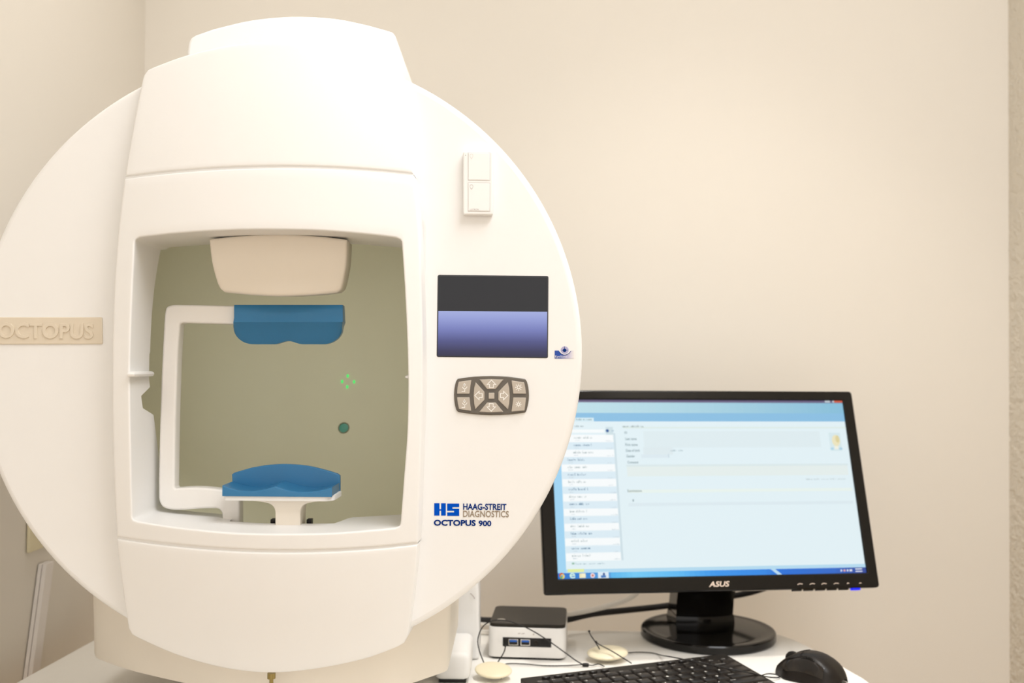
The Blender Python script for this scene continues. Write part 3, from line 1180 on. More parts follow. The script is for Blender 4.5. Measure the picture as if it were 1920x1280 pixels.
ro = rounded([(-hw, 0), (hw, 0), (hw, MH), (-hw, MH)], 0.006, 5)
ri = [(SX0, SY0), (SX1, SY0), (SX1, SY1), (SX0, SY1)]
bz = curve_mesh([ro, ri], 0.014, 0.0025)
bz.transform(Matrix.Translation((0, 0, -0.007)))
bezel = mput('bezel', bz, M['gloss'], mon, angle=40)
bkm = curve_mesh([rounded([(-hw + 0.004, 0.006), (hw - 0.004, 0.006), (hw - 0.004, MH - 0.004), (-hw + 0.004, MH - 0.004)], 0.01)], 0.012, 0.003)
bkm.transform(Matrix.Translation((0, 0, -0.0185)))
bk2m = curve_mesh([rounded([(-0.17, 0.05), (0.17, 0.05), (0.17, 0.25), (-0.17, 0.25)], 0.03)], 0.026, 0.008)
bk2m.transform(Matrix.Translation((0, 0, -0.034)))
mput('back_shell', join([bkm, bk2m]), M['black'], mon, angle=40)

# the lit picture: flat coloured areas on the panel
SCR = []
SM = []


def scol(c):
    key = 'screen_%d_%d_%d' % c
    for i, m in enumerate(SM):
        if m.name == key:
            return i
    SM.append(emit(key, rgb(*c), 0.89, 0.4))
    return len(SM) - 1


def srect(x0, y0, x1, y1, c, z):
    SCR.append((mesh([(x0, y0, z), (x1, y0, z), (x1, y1, z), (x0, y1, z)], [(0, 1, 2, 3)]), scol(c)))


ZS = -0.004


def S(px, py):
    return onscreen(px, py, ZS)


def prect(px0, py0, px1, py1, c, lv):
    a, b = S(px0, py0), S(px1, py1)
    srect(max(SX0, min(a.x, b.x)), max(SY0, min(a.y, b.y)), min(SX1, max(a.x, b.x)), min(SY1, max(a.y, b.y)), c, ZS + 0.0002 * lv)


def scrawl(px0, py, px1, h, c, lv, seed=0):
    """unreadably small lettering: little uprights and dashes grouped into words"""
    R = random.Random(int(px0 * 7 + py * 13) + seed)
    a, b = S(px0, py), S(px1, py)
    hh = h * 0.00083
    x = a.x
    while x < b.x:
        wl = R.uniform(0.006, 0.013)
        xe = min(b.x, x + wl)
        while x < xe:
            w = R.uniform(0.0004, 0.0008)
            k = R.choice((0.55, 0.55, 0.6, 1.0))
            srect(x, a.y - hh / 2, x + w, a.y - hh / 2 + hh * k, c, ZS + 0.0002 * lv)
            if R.random() < 0.6:
                srect(x, a.y - hh / 2 + R.choice((0, 0.4)) * hh, x + 0.0015, a.y - hh / 2 + R.choice((0.12, 0.55)) * hh, c, ZS + 0.0002 * lv)
            x += 0.0017
        x += 0.0022


# background of the window, blue border at the left
srect(SX0 - 0.001, SY0 - 0.001, SX1 + 0.001, SY1 + 0.001, (226, 241, 246), ZS)
e1 = S(1062, 1078).x
srect(SX0, SY0, e1, SY1, (158, 211, 242), ZS + 0.0002)
yA, yB, yC, yD = S(1400, 755).y, S(1400, 774.5).y, S(1400, 790).y, SY1
srect(SX0, yA, SX1, SY1, (104, 94, 128), ZS + 0.0004)
NG = 40
for k in range(NG):
    t = k / (NG - 1)
    c = (int(192 - 58 * t ** 1.3), int(224 - 34 * t ** 1.3), int(234 - 16 * t))
    srect(SX0 + (SX1 - SX0) * k / NG, yB, SX0 + (SX1 - SX0) * (k + 1) / NG, yA, c, ZS + 0.0004)
srect(SX0, yC, SX1, yB, (136, 190, 226), ZS + 0.0004)
tb = S(1113, 783)
srect(SX0 + 0.001, yC, tb.x, tb.y, (214, 236, 244), ZS + 0.0006)
for px, c in ((1566, (196, 206, 214)), (1552, (196, 206, 214))):
    prect(px - 6, 751, px + 4, 754.5, c, 3)
prect(1563, 751, 1579, 755, (206, 92, 70), 4)
# right hand panel: slightly greener towards the top, framed boxes
prect(1168, 800, 1586, 803, (222, 236, 232), 2)
prect(1206, 808, 1540, 838, (222, 236, 240), 1)
prect(1206, 838, 1262, 852, (221, 234, 238), 1)
prect(1202, 852, 1252, 858, (219, 233, 240), 2)
prect(1252, 851, 1255, 858, (204, 220, 228), 3)
prect(1174, 871, 1590, 872.4, (218, 232, 234), 2)
prect(1175, 872.4, 1591, 890, (228, 238, 236), 1)
prect(1178, 918, 1598, 920, (232, 243, 238), 2)
prect(1178, 943, 1600, 944.2, (220, 234, 240), 2)
prect(1149, 800, 1151, 1050, (206, 224, 230), 1)
scrawl(1167, 799, 1206, 4, (128, 146, 146), 5)


def word(s, px0, py0, px1, py1, c, lv):
    me = text_mesh(s, bold=0.012)
    a, b = S(px0, py1), S(px1, py0)
    fit(me, a.x, a.y, b.x, b.y)
    me.transform(Matrix.Translation((0, 0, ZS + 0.0002 * lv)))
    SCR.append((me, scol(c)))


word('ID', 1171, 809, 1175.5, 813, (112, 138, 146), 5)
word('Last name', 1172.5, 820, 1193, 825, (112, 138, 146), 5)
word('First name', 1172.5, 831, 1195, 836, (112, 138, 146), 5)
word('Date of birth', 1173.5, 842, 1199, 847, (112, 138, 146), 5)
word('Gender', 1174.5, 852.5, 1190, 857.5, (112, 138, 146), 5)
word('Comment', 1176.5, 864, 1196.5, 869, (112, 138, 146), 5)
word('Examinations', 1176.5, 917.5, 1203, 922.5, (128, 146, 146), 5)
scrawl(1257, 844, 1278, 4, (176, 196, 202), 5)
scrawl(1511, 898, 1588, 3, (188, 202, 206), 5)
prect(1185.5, 936, 1188.5, 940, (150, 170, 176), 5)
# portrait placeholder icon
prect(1553, 811, 1579, 845, (214, 232, 236), 3)


def blob(px, py, rx, ry, c, lv, n=18):
    q = S(px, py)
    k = 0.00083
    me = mesh([(q.x + rx * k * math.cos(2 * PI * i / n), q.y + ry * k * math.sin(2 * PI * i / n), ZS + 0.0002 * lv) for i in range(n)], [tuple(range(n))])
    SCR.append((me, scol(c)))


blob(1567, 826, 8, 11, (236, 228, 190), 5)
blob(1569.5, 823, 4, 7, (222, 210, 158), 6)
prect(1564, 836, 1572, 842, (240, 240, 226), 5)
blob(1560, 841, 3.5, 2.4, (176, 214, 232), 5)
blob(1576, 841, 3.5, 2.4, (172, 210, 230), 5)
# patient list: rows of unreadable entries
prect(1071, 805, 1133, 811, (246, 251, 252), 2)
blob(1138.5, 807.5, 3, 3, (44, 92, 150), 5)
prect(1146, 806.5, 1151, 808.5, (176, 200, 214), 4)
scrawl(1077, 798.5, 1094, 4, (140, 158, 162), 5)
scrawl(1080, 786, 1112, 3.6, (136, 160, 164), 6)
n_rows = 17
for k in range(n_rows):
    t0, t1 = k / n_rows, (k + 1) / n_rows
    ya, yb = 815 + (1050 - 815) * t0, 815 + (1050 - 815) * t1
    xr = 1149.5 + 17 * t0
    xl = 1062 + 4 * (t0 - 0.6)
    c = (247, 251, 252) if k % 2 == 0 else (219, 236, 245)
    a, b = S(xl, ya), S(xr, yb)
    srect(e1 + 0.0006, b.y, S(1166, 1050).x - 0.001, a.y, c, ZS + 0.0004)
    ink = (168, 182, 184) if k % 2 == 0 else (104, 138, 164)
    x0 = 1074 - 12 * t0 if k < 3 else 1062 + 9 * max(0, (k - 4) / 13.0)
    scrawl(x0 + 2, ya + 5, x0 + 33 + 10 * RND.random(), 4.6, ink, 5, k)
    scrawl(x0 + 4, ya + 10.5, x0 + 12, 2.6, (196, 210, 218), 5, k)
    scrawl(xr - 14, yb - 2.6, xr - 3, 2.4, (196, 210, 218), 5, k)
xs = S(1167, 1050).x
srect(xs - 0.0012, S(1160, 1050).y, xs + 0.0016, S(1152, 812).y, (206, 223, 230), ZS + 0.0005)
scrawl(1079, 1056.5, 1135, 3.4, (160, 186, 196), 5)
prect(1072, 1054.5, 1077, 1058, (150, 190, 172), 5)
# status strip, task bar and its icons
yE, yF = S(1300, 1063).y, S(1300, 1069.5).y
srect(e1, yF, SX1, yE, (180, 219, 240), ZS + 0.0006)
a, b = S(1064, 1067), S(1095, 1072)
srect(a.x, b.y, b.x, a.y, (226, 238, 160), ZS + 0.0009)
NG = 60
for k in range(NG):
    t = k / (NG - 1)
    if t < 0.16:
        c = (24 + int(60 * t / 0.16), 112 + int(50 * t / 0.16), 204 + int(20 * t / 0.16))
    else:
        st = ((0.16, (86, 182, 238)), (0.24, (112, 202, 247)), (0.38, (92, 186, 243)), (0.5, (52, 150, 236)), (0.66, (44, 136, 230)), (0.72, (30, 112, 216)), (0.9, (44, 104, 202)), (1.01, (48, 70, 150)))
        for (p0, c0), (p1, c1) in zip(st, st[1:]):
            if p0 <= t <= p1:
                q = (t - p0) / (p1 - p0)
                c = tuple(int(a_ + (b_ - a_) * q) for a_, b_ in zip(c0, c1))
    srect(SX0 + (SX1 - SX0) * k / NG, SY0, SX0 + (SX1 - SX0) * (k + 1) / NG + 0.0002, yF, c, ZS + 0.0006)
yM = (SY0 + yF) / 2


def tblob(px, dy, rx, ry, c, lv):
    q = S(px, 1078)
    k = 0.00083
    n = 16
    SCR.append((mesh([(q.x + rx * k * math.cos(2 * PI * i / n), yM + dy * k + ry * k * math.sin(2 * PI * i / n), ZS + 0.0002 * lv) for i in range(n)], [tuple(range(n))]), scol(c)))


def trect(px, dy, w, h, c, lv):
    q = S(px, 1078)
    k = 0.00083
    srect(q.x - w * k / 2, yM + (dy - h / 2) * k, q.x + w * k / 2, yM + (dy + h / 2) * k, c, ZS + 0.0002 * lv)


tblob(1053, 1, 4.6, 4.6, (196, 84, 66), 5)
tblob(1054.5, -0.6, 3.8, 4.0, (232, 212, 110), 6)
tblob(1052, -2, 2.6, 2.6, (120, 170, 90), 7)
tblob(1053.2, 0.3, 1.6, 1.6, (80, 140, 220), 8)
me = text_mesh('e', bold=0.02)
q = S(1073, 1078)
fit(me, q.x - 0.0042, yM - 0.0036, q.x + 0.0042, yM + 0.0042)
me.transform(Matrix.Translation((0, 0, ZS + 0.001)))
SCR.append((me, scol((206, 236, 226))))
trect(1092, 0, 11, 7.6, (240, 232, 184), 5)
trect(1094, 0.8, 7, 6.4, (246, 240, 204), 6)
tblob(1111, 0, 4.2, 4.2, (232, 214, 222), 5)
tblob(1111, 0, 2, 2, (214, 130, 110), 6)
trect(1131, 0, 19, 12, (218, 234, 246), 5)
trect(1131, -2, 9, 4, (64, 120, 190), 6)
tblob(1132, 2, 2, 2.4, (54, 90, 150), 7)
q = S(1452, 1070)
SCR.append((mesh([(q.x - 0.006, yF, ZS + 0.001), (q.x + 0.001, yF, ZS + 0.001), (q.x + 0.011, SY0, ZS + 0.001), (q.x + 0.004, SY0, ZS + 0.001)], [(0, 1, 2, 3)]), scol((186, 220, 242))))
for px, w, c in ((1578, 3, (214, 224, 238)), (1584, 4, (226, 170, 170)), (1590, 3, (224, 228, 240)), (1596, 5, (230, 232, 240))):
    trect(px, 0, w, 3.4, c, 5)
trect(1611, 2.2, 13, 1.8, (232, 236, 244), 5)
trect(1611, -2.0, 13, 1.8, (222, 228, 240), 5)
me = join([m for m, i in SCR], [i for m, i in SCR])
me.transform(TM)
screen = put('screen', me, SM, mon, smooth=False)
tag(screen, 'lit light blue screen showing a program window with a list')

# maker's lettering, control marks, buttons under the edge
lg = text_mesh('ASUS', bold=0.02, shear=0.25)
a, b = onscreen(1329.5, 1100), onscreen(1367.5, 1089)
fit(lg, a.x, a.y, b.x, b.y)
lg.transform(Matrix.Translation((0, 0, 0.0003)))
mput('maker_lettering', lg, M['logo'], bezel, smooth=False)
for px in (1500, 1523, 1545, 1568, 1590, 1613):
    a = onscreen(px, 1094.5 - (px - 1500) * 0.014)
    w = 0.004 if px < 1580 else 0.0018
    k = strokes([[(a.x - w, a.y - 0.0008), (a.x - w * 0.2, a.y + 0.0006), (a.x + w, a.y - 0.0002)]], 0.0009)
    k.transform(Matrix.Translation((0, 0, 0.0003)))
    mput('control_mark', k, M['logo'], bezel, smooth=False)
for px in (1497, 1519, 1541, 1563, 1585):
    a = onscreen(px, 1105)
    mput('control_button', box(a.x - 0.007, a.x + 0.007, -0.0022, 0.001, -0.010, -0.003, 0.0008), M['black'], bezel)
a = onscreen(1607, 1103)
tag(mput('power_button', box(a.x - 0.0065, a.x + 0.0065, -0.0030, 0.0015, -0.010, -0.0015, 0.0008), M['bluled'], bezel), 'power button glowing blue')

# stand: neck and round foot
bc = PZ(1327, 1193, ZT)
bc = Vector((bc.x, bc.y, ZT))
rb = 0.1055
foot = lathe([(0, 0.0005), (rb - 0.002, 0.0005), (rb, 0.003), (rb, 0.0115), (rb - 0.0015, 0.0135), (rb - 0.005, 0.0142), (rb - 0.007, 0.0136), (rb - 0.02, 0.0145), (0, 0.0165)], 80, Matrix.Translation(bc))
put('stand_foot', foot, M['gloss'], mon, angle=30)


def neckrow(z, w, of, ob, n=9):
    c = Vector((bc.x, bc.y, z))
    front = [c + ax * (w * (2 * k / n - 1)) + bkd * (of - 0.010 * (1 - (2 * k / n - 1) ** 2)) for k in range(n + 1)]
    back = [c + ax * (w * 0.94 * (1 - 2 * k / n)) + bkd * ob for k in range(n + 1)]
    return front + back


nk = [neckrow(ZT + 0.0125, 0.0490, 0.012, 0.075), neckrow(ZT + 0.026, 0.0482, 0.012, 0.070), neckrow(ZT + 0.030, 0.0478, 0.013, 0.069)]
nk2 = [neckrow(ZT + 0.031, 0.0472, 0.015, 0.068), neckrow(ZT + 0.055, 0.0474, 0.012, 0.060), neckrow(ZT + 0.080, 0.0480, 0.002, 0.050), neckrow(ZT + 0.108, 0.0490, -0.014, 0.036), neckrow(ZT + 0.150, 0.049, -0.020, 0.030)]
for nm, rws in (('neck_collar', nk), ('stand_neck', nk2)):
    me = grid(rws, closed=True)
    bm = bmesh.new()
    bm.from_mesh(me)
    bmesh.ops.holes_fill(bm, edges=[e for e in bm.edges if e.is_boundary], sides=100)
    bmesh.ops.recalc_face_normals(bm, faces=bm.faces)
    if nm == 'stand_neck':
        pass
    bm.to_mesh(me)
    bm.free()
    put(nm, me, M['gloss'], mon, angle=30)

# ================================================================== SMALL COMPUTER
pcr = empty('mini_computer', (0.025, 1.51, ZT))
tag(pcr, 'small square silver computer with dark lid and two blue sockets, left of the monitor', 'computer')
A, B = PZ(915, 1231, ZT + 0.003), PZ(1061, 1235.5, ZT + 0.003)
dx = (B - A)
W = dx.length
ang = math.atan2(dx.y, dx.x)
NM = Matrix.Translation((A.x, A.y, ZT)) @ Matrix.Rotation(ang, 4, 'Z')


def rr(x0, x1, y0, y1, r):
    return rounded([(x0, y0), (x1, y0), (x1, y1), (x0, y1)], r, 6)


def nput(name, me, m, parent=pcr, **k):
    me.transform(NM)
    return put(name, me, m, parent, **k)


nput('body', slab(rr(0, W, 0, W * 0.97, 0.012), 0.0035, 0.0465, 0.0008), M['silver'])
nput('lid', slab(rr(0.0012, W - 0.0012, 0.0012, W * 0.97 - 0.0012, 0.011), 0.0468, 0.0515, 0.0012), M['nuctop'])
nput('foot_pad', slab(rr(0.004, W - 0.004, 0.003, W * 0.97 - 0.004, 0.010), 0.0003, 0.0040), M['black'])
kx = W / 149.0                                       # one photo pixel along its front
pan = nput('port_panel', box(28 * kx, 121 * kx, -0.0006, 0.004, 0.0193, 0.0323, 0.0004), M['black'])
for u in (40, 63):
    soc = box(u * kx, (u + 17) * kx, -0.0011, -0.0004, 0.0217, 0.0296)
    fr_ = strokes([[(u * kx, 0.0217), ((u + 17) * kx, 0.0217), ((u + 17) * kx, 0.0296), (u * kx, 0.0296), (u * kx, 0.0217)]], 0.0008)
    fr_.transform(Matrix.Translation((0, -0.0013, 0)) @ FRONT)
    to = box((u + 1.5) * kx, (u + 15.5) * kx, -0.0016, -0.0008, 0.0262, 0.0290)
    nput('usb_port', join([soc, fr_, to], [0, 1, 2]), [M['black'], M['chrome'], M['usb']], pan, smooth=False)
nput('audio_jack', lathe([(0.0033, 0), (0.0033, 0.0006), (0.0018, 0.0006), (0.0018, 0.0002), (0, 0.0002)], 20, Matrix.Translation((92 * kx, -0.0006, 0.0256)) @ Matrix.Rotation(PI / 2, 4, 'X')), M['nuctop'], pan)
nput('infrared_window', box(99 * kx, 116 * kx, -0.0009, -0.0003, 0.0215, 0.030), M['gloss'], pan, smooth=False)
mk1 = strokes([[(57 * kx, 0.0380), (62 * kx, 0.0385)], [(64 * kx, 0.0378), (70 * kx, 0.0386)]], 0.0010)
mk1.transform(Matrix.Translation((0, -0.0002, 0)) @ FRONT)
nput('front_mark', mk1, M['grey'], smooth=False)
nput('drive_light', lathe([(0.0009, 0), (0.0009, 0.0004), (0, 0.0004)], 10, Matrix.Translation((87 * kx, 0, 0.0375)) @ Matrix.Rotation(PI / 2, 4, 'X')), M['taupe'])
nput('power_button', lathe([(0.0062, 0.0512), (0.0062, 0.0519), (0.004, 0.0520), (0, 0.0519)], 24, Matrix.Translation((0.017, 0.022, 0))), M['chrome'])

# ================================================================== CABLES
ZB = NM @ Vector((W, W * 0.9, 0.02))
cab = tube([P(1045, 1163, 1.578), P(1065, 1161, 1.590), P(1111, 1150.5, 1.61), P(1181, 1143, 1.645), P(1236, 1137, 1.668), P(1300, 1128, 1.672), P(1355, 1119, 1.672), P(1400, 1112, 1.66), P(1450, 1097, 1.64)], 0.0050, 10, 6)
tag(put('video_cable', cab, M['cordm']), 'thick black cable running from the small computer behind the monitor neck', 'cable')
cab = tube([P(1045, 1155, 1.582), P(1065, 1152, 1.592), P(1095, 1146, 1.60), P(1124, 1139.5, 1.606), P(1150, 1132.5, 1.606), P(1172, 1125, 1.602), P(1188, 1116, 1.592), P(1198, 1106, 1.585), P(1206, 1090, 1.58)], 0.0042, 10, 6)
tag(put('white_cable', cab, M['cablew']), 'white cable rising from behind the small computer to the monitor', 'cable')
cab = tube([P(955, 1163, 1.59), P(912, 1162, 1.595), P(880, 1161, 1.60), P(840, 1163, 1.60)], 0.0046, 10, 5)
tag(put('black_plug_lead', cab, M['cordm']), 'black lead leaving the small computer towards the white box on its left', 'cable')
cab = tube([P(960, 1174, 1.585), P(912, 1170, 1.590), P(880, 1168, 1.60), P(840, 1170, 1.60)], 0.0026, 8, 5)
tag(put('white_lead', cab, M['cablew']), 'white lead just under the black one, left of the small computer', 'cable')
cab = tube([PZ(960, 1186, ZT + 0.003), PZ(915, 1186, ZT + 0.003), PZ(880, 1185, ZT + 0.003), PZ(850, 1183, ZT + 0.003)], 0.0030, 8, 5)
tag(put('table_lead', cab, M['cablew']), 'white lead lying on the table behind the left corner of the small computer', 'cable')

# ================================================================== KEYBOARD
ka = math.radians(22.0)
KO = PZ(975, 1270, ZT + 0.018)
KM = Matrix.Translation((KO.x, KO.y, ZT)) @ Matrix.Rotation(ka, 4, 'Z')
KL, KD = 0.318, 0.150


def ktop(v):                      # height of the deck at distance v from the back edge
    return 0.0175 - 0.008 * v / KD


kbd = empty('keyboard', KM @ Vector((KL / 2, -KD / 2, 0)))
tag(kbd, 'black compact keyboard lying at an angle on the table in front of the monitor', 'keyboard')


def kput(name, me, m, parent=kbd, **k):
    me.transform(KM)
    return put(name, me, m, parent, **k)


deck = curve_mesh([rounded([(0, -KD), (KL, -KD), (KL, 0.0), (0.0, 0.0)], [0.006, 0.006, 0.008, 0.003], 4)], 0.0076, 0.0012)
for v in deck.vertices:
    v.co.z += ktop(-v.co.y) - 0.0038
kput('deck', deck, M['keybd'], angle=40)
kput('back_foot', box(0.02, KL - 0.02, -0.024, -0.012, 0.0003, 0.0085), M['black'], smooth=False)
kput('front_foot', box(0.02, KL - 0.02, -KD + 0.010, -KD + 0.018, 0.0003, 0.0020), M['black'], smooth=False)


def keycap(x0, x1, y0, y1, leg, h=0.0042, tp=0.0016):
    """tapered key with a dished top and its printed legend"""
    bm = bmesh.new()
    z = ktop(-(y0 + y1) / 2)
    b = [bm.verts.new(p) for p in ((x0, y0, z - 0.001), (x1, y0, z - 0.001), (x1, y1, z - 0.001), (x0, y1, z - 0.001))]
    t = [bm.verts.new(p) for p in ((x0 + tp, y0 + tp, z + h), (x1 - tp, y0 + tp, z + h), (x1 - tp, y1 - tp, z + h + 0.0004), (x0 + tp, y1 - tp, z + h + 0.0004))]
    for i in range(4):
        j = (i + 1) % 4
        bm.faces.new((b[i], b[j], t[j], t[i]))
    tf = bm.faces.new(t)
    bmesh.ops.bevel(bm, geom=list(tf.edges), offset=0.0009, segments=2, affect='EDGES', profile=0.5)
    bmesh.ops.recalc_face_normals(bm, faces=bm.faces)
    me = bpy.data.meshes.new('m')
    bm.to_mesh(me)
    bm.free()
    ms, ix = [me], [0]
    if leg:
        lt = text_mesh(leg)
        hgt = 0.0036 if len(leg) == 1 else 0.0022
        wid = 0.0030 if len(leg) == 1 else min(x1 - x0 - 0.006, 0.0017 * len(leg))
        fit(lt, x0 + 0.0034, y1 - 0.0036 - hgt, x0 + 0.0034 + wid, y1 - 0.0036)
        lt.transform(Matrix.Translation((0, 0, z + h + 0.00055)))
        ms.append(lt)
        ix.append(1)
    return join(ms, ix)


# row of small media keys along the back edge
for k in range(15):
    x = 0.032 + 0.0173 * k
    if k < 6 or k > 9:
        me = lathe([(0.0056, -0.001), (0.0054, 0.0026), (0.0044, 0.0034), (0.002, 0.0031), (0, 0.0030)], 14, Matrix.Translation((x, -0.0125, ktop(0.0125))) @ Matrix.Diagonal((1.1, 0.75, 1, 1)))
        kput('media_key', me, M['key'], angle=30)
KROWS = [
    (0.0250, 0.0135, [('Esc', 1)] + [('F%d' % i, 1) for i in range(1, 13)] + [('Prt', 1), ('Del', 1)]),
    (0.0405, 0.0180, [('`', 1)] + [(c, 1) for c in '1234567890-='] + [('Backspace', 2)]),
    (0.0595, 0.0180, [('Tab', 1.5)] + [(c, 1) for c in 'QWERTYUIOP[]'] + [('\\', 1.5)]),
    (0.0785, 0.0180, [('Caps', 1.75)] + [(c, 1) for c in "ASDFGHJKL;'"] + [('Enter', 2.25)]),
    (0.0975, 0.0180, [('Shift', 2.25)] + [(c, 1) for c in 'ZXCVBNM,./'] + [('Shift', 2.75)]),
    (0.1165, 0.0180, [('Ctrl', 1.25), ('Fn', 1.25), ('Alt', 1.25), ('', 6.25), ('Alt', 1.25), ('Fn', 1.25), ('Menu', 1.25), ('Ctrl', 1.25)]),
]
unit = (KL - 0.018) / 15.0
for v0, hgt, keys in KROWS:
    x = 0.009
    for leg, w in keys:
        kput('key', keycap(x + 0.0006, x + w * unit - 0.0006, -v0 - hgt + 0.0005, -v0, leg), [M['key'], M['legend']], angle=30)
        x += w * unit

# ================================================================== MOUSE
nose, tailp = PZ(1463, 1246, ZT + 0.010), PZ(1586, 1273, ZT + 0.010)
md = (tailp - nose)
md.z = 0
ML = md.length * 0.985
MX = md.normalized()
MYv = Vector((MX.y, -MX.x, 0))                 # to the side that faces the viewer
if MYv.y > 0:
    MYv = -MYv
MM = Matrix(((MX.x, MYv.x, 0, nose.x), (MX.y, MYv.y, 0, nose.y), (0, 0, 1, ZT), (0, 0, 0, 1)))


def msec(s):
    """half width and height of the mouse along its length"""
    w = 0.0335 * (0.80 + 0.20 * math.sin(PI * min(1, s * 1.05))) * (1 - max(0, (s - 0.72) / 0.30) ** 2.4) ** 0.5
    w *= min(1, 0.58 + s * 1.9)
    w -= 0.004 * math.exp(-((s - 0.45) / 0.2) ** 2)
    h = 0.0085 + 0.0290 * max(0.0, math.sin(PI * min(1.0, (s * 0.92 + 0.015)) ** 0.95)) ** 0.85
    h *= (1 - max(0, (s - 0.86) / 0.16) ** 2.2) ** 0.5 if s > 0.86 else 1
    return max(w, 0.002), max(h, 0.006)


def mpt(s, a, lift=0.0):
    """a runs 0 (viewer's side bottom) .. pi (far side bottom) over the top"""
    w, h = msec(s)
    w += lift
    h += lift
    ca, sa = math.cos(a), math.sin(a)
    e = 0.62
    y = w * math.copysign(abs(ca) ** e, ca)
    z = 0.0015 + (h - 0.0015) * abs(sa) ** 0.8
    if ca > 0:                                  # hollow for the thumb on the near side
        y -= 0.0045 * math.exp(-((s - 0.5) / 0.22) ** 2) * math.sin(a * 2) if a < PI / 2 else 0
        z += 0.002 * ca * math.sin(a)
    return Vector((s * ML, y, z))


mouse = empty('computer_mouse', MM @ Vector((ML / 2, 0, 0)))
tag(mouse, 'black contoured cordless mouse on the table right of the keyboard', 'mouse')


def moput(name, me, m, **k):
    me.transform(MM)
    return put(name, me, m, mouse, **k)


ss = [0.0, 0.015, 0.04, 0.08, 0.14, 0.2, 0.28, 0.36, 0.44, 0.52, 0.6, 0.68, 0.76, 0.83, 0.89, 0.94, 0.975, 0.995]
rows = []
for s in ss:
    rows.append([mpt(s, PI * k / 24) for k in range(25)])
me = grid(rows)
bm = bmesh.new()
bm.from_mesh(me)
bmesh.ops.holes_fill(bm, edges=[e for e in bm.edges if e.is_boundary], sides=400)
bmesh.ops.recalc_face_normals(bm, faces=bm.faces)
bm.to_mesh(me)
bm.free()
moput('body', me, M['mouse'], angle=50)


def patch(s0, s1, a0, a1, lift, ns=10, na=10, back=0.0014):
    rows = [[mpt(s0 + (s1 - s0) * i / ns, a0 + (a1 - a0) * k / na, lift) for k in range(na + 1)] for i in range(ns + 1)]
    cen = Vector((ML * (s0 + s1) / 2, 0, 0.008))
    return grid(rows, lambda p: p + (cen - p).normalized() * back, bev=0.0)


moput('left_button', patch(-0.0, 0.40, 0.95, 1.50, 0.0007), M['mouse'], angle=30)
moput('right_button', patch(0.0, 0.40, 1.64, 2.25, 0.0007), M['mouse'], angle=30)
moput('thumb_panel', patch(0.16, 0.80, 0.28, 0.86, 0.0006, 14, 10), M['mouseg'], angle=50)
for s0 in (0.42, 0.53):
    moput('side_button', patch(s0, s0 + 0.10, 0.86, 0.98, 0.0016, 6, 4, 0.003), M['gloss'], angle=30)
wp = mpt(0.20, PI / 2)
wh = lathe([(0.0085, -0.0035), (0.0100, -0.0025), (0.0104, 0), (0.0100, 0.0025), (0.0085, 0.0035)], 24, Matrix.Translation((wp.x, 0, wp.z - 0.0055)) @ Matrix.Rotation(PI / 2, 4, 'X'))
moput('scroll_wheel', wh, M['black'])
moput('glide_pad', box(0.012, ML - 0.012, -0.018, 0.018, 0.0002, 0.0022), M['black'], smooth=False)


# ================================================================== EYE OCCLUDERS
def shellmesh(rx, ry, up, dn, n=36):
    prof = []
    for k in range(9):
        t = PI / 2 * k / 8
        prof.append((math.cos(t) ** 0.9 if k < 8 else 0.0, up * math.sin(t)))
    low = [(0.0, -dn), (0.45, -dn * 0.92), (0.72, -dn * 0.62), (0.90, -dn * 0.28), (0.985, -0.0008)]
    return lathe(low + prof, n, Matrix.Diagonal((rx, ry, 1, 1)))


def place(me, c, yaw, tx, ty):
    me.transform(Matrix.Translation(c) @ Euler((tx, ty, yaw)).to_matrix().to_4x4())
    return me


CR = 0.00085
c1 = PZ(925, 1272, ZT)
oc1 = empty('eye_occluder', (c1.x, c1.y, ZT))
tag(oc1, 'ivory oval eye cover with black elastic, in front of the small computer', 'eye patch', 'ivory eye covers')
put('shell', place(shellmesh(0.0258, 0.0225, 0.0050, 0.0078), (c1.x, c1.y, ZT + 0.0118), -0.25, 0.16, 0.05), M['ivory'], oc1, angle=60)
put('elastic_cord', tube([P(908, 1244, 1.402), P(899, 1220, 1.406), P(896, 1198, 1.410), P(905, 1175, 1.413), P(922, 1164, 1.415), P(945, 1162.5, 1.417), P(972, 1170, 1.420), P(1000, 1183, 1.422),
                          P(1030, 1202, 1.424), P(1062, 1225, 1.424), P(1080, 1238, 1.422), PZ(1094, 1246, ZT + 0.004)], CR, 8, 6), M['cordm'], oc1)
put('elastic_cord', tube([PZ(940, 1246.5, ZT + 0.002), PZ(955, 1243.5, ZT + 0.002), PZ(985, 1244.5, ZT + 0.002), PZ(1020, 1247.5, ZT + 0.002), PZ(1060, 1247.5, ZT + 0.002), PZ(1094, 1245.5, ZT + 0.003),
                          PZ(1110, 1247, ZT + 0.003), PZ(1122, 1244.5, ZT + 0.003), PZ(1133, 1249, ZT + 0.003)], CR, 8, 6), M['cordm'], oc1)
p = PZ(1098, 1246, ZT + 0.003)
put('cord_bead', lathe([(0, -0.005), (0.0022, -0.0045), (0.0028, -0.002), (0.0028, 0.002), (0.0022, 0.0045), (0, 0.005)], 14, Matrix.Translation(p) @ Matrix.Rotation(PI / 2, 4, 'Y')), M['black'], oc1)
put('cord_end', tube([P(928, 1249, 1.400), P(938, 1234, 1.400), P(945, 1222, 1.399), P(947.5, 1213, 1.398)], CR, 8, 5), M['cordm'], oc1)
put('cord_end', tube([P(938.5, 1280, 1.372), P(940, 1270, 1.372), P(943, 1258, 1.372)], CR, 8, 5), M['cordm'], oc1)
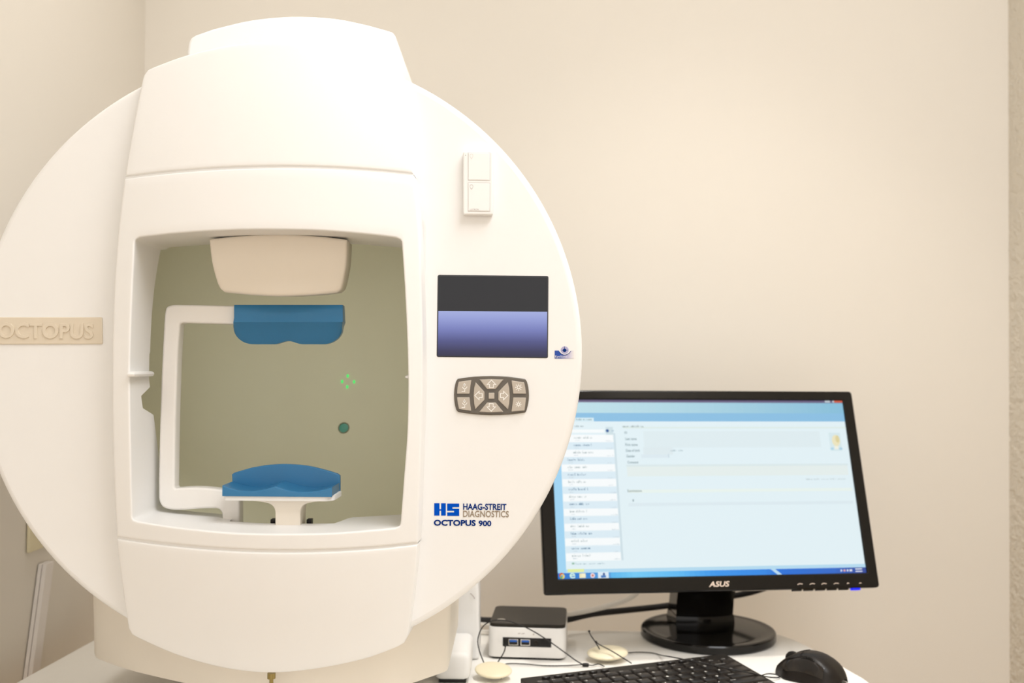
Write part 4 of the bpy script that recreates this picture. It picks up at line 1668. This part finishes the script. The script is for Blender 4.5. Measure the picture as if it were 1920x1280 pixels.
for q in (P(947.5, 1211, 1.398), P(943.5, 1257, 1.372)):
    put('cord_knot', lathe([(0, -0.0016), (0.0013, -0.001), (0.0016, 0), (0.0013, 0.001), (0, 0.0016)], 10, Matrix.Translation(q)), M['cordm'], oc1)

c2 = PZ(1139, 1239, ZT)
oc2 = empty('eye_occluder', (c2.x, c2.y, ZT))
tag(oc2, 'ivory oval eye cover with black elastic, between the small computer and the monitor foot', 'eye patch', 'ivory eye covers')
put('shell', place(shellmesh(0.0300, 0.0215, 0.0052, 0.0080), (c2.x, c2.y, ZT + 0.0122), 0.10, 0.18, -0.04), M['ivory'], oc2, angle=60)
put('elastic_cord', tube([P(1117.5, 1203, 1.452), P(1124, 1208, 1.448), P(1145, 1219, 1.440), P(1168, 1233, 1.428), PZ(1184, 1243, ZT + 0.004)], CR, 8, 6), M['cordm'], oc2)
put('elastic_cord', tube([PZ(1178, 1223.5, ZT + 0.004), PZ(1196, 1222.3, ZT + 0.002), PZ(1222, 1223.5, ZT + 0.002), PZ(1240, 1228, ZT + 0.004), PZ(1255, 1230.5, ZT + 0.0255), PZ(1290, 1237, ZT + 0.0255), PZ(1330, 1245, ZT + 0.0250), PZ(1370, 1254, ZT + 0.0240), PZ(1405, 1261, ZT + 0.022), PZ(1428, 1266, ZT + 0.012)], CR, 8, 6), M['cordm'], oc2)
put('cord_loop', tube([PZ(1428, 1266, ZT + 0.012), PZ(1438, 1263, ZT + 0.009), PZ(1452, 1263.5, ZT + 0.004), PZ(1462, 1267.5, ZT + 0.003), PZ(1457, 1270, ZT + 0.003), PZ(1443, 1269, ZT + 0.006), PZ(1430, 1267, ZT + 0.011)], CR, 8, 6), M['cordm'], oc2)
put('cord_end', tube([P(1124.5, 1217, 1.445), P(1116, 1203, 1.450), P(1108, 1191, 1.455), P(1104.5, 1184, 1.458)], CR, 8, 5), M['cordm'], oc2)
for q in (P(1104.5, 1183, 1.458), P(1117.5, 1203, 1.450)):
    put('cord_knot', lathe([(0, -0.0018), (0.0015, -0.001), (0.0018, 0), (0.0015, 0.001), (0, 0.0018)], 10, Matrix.Translation(q)), M['cordm'], oc2)
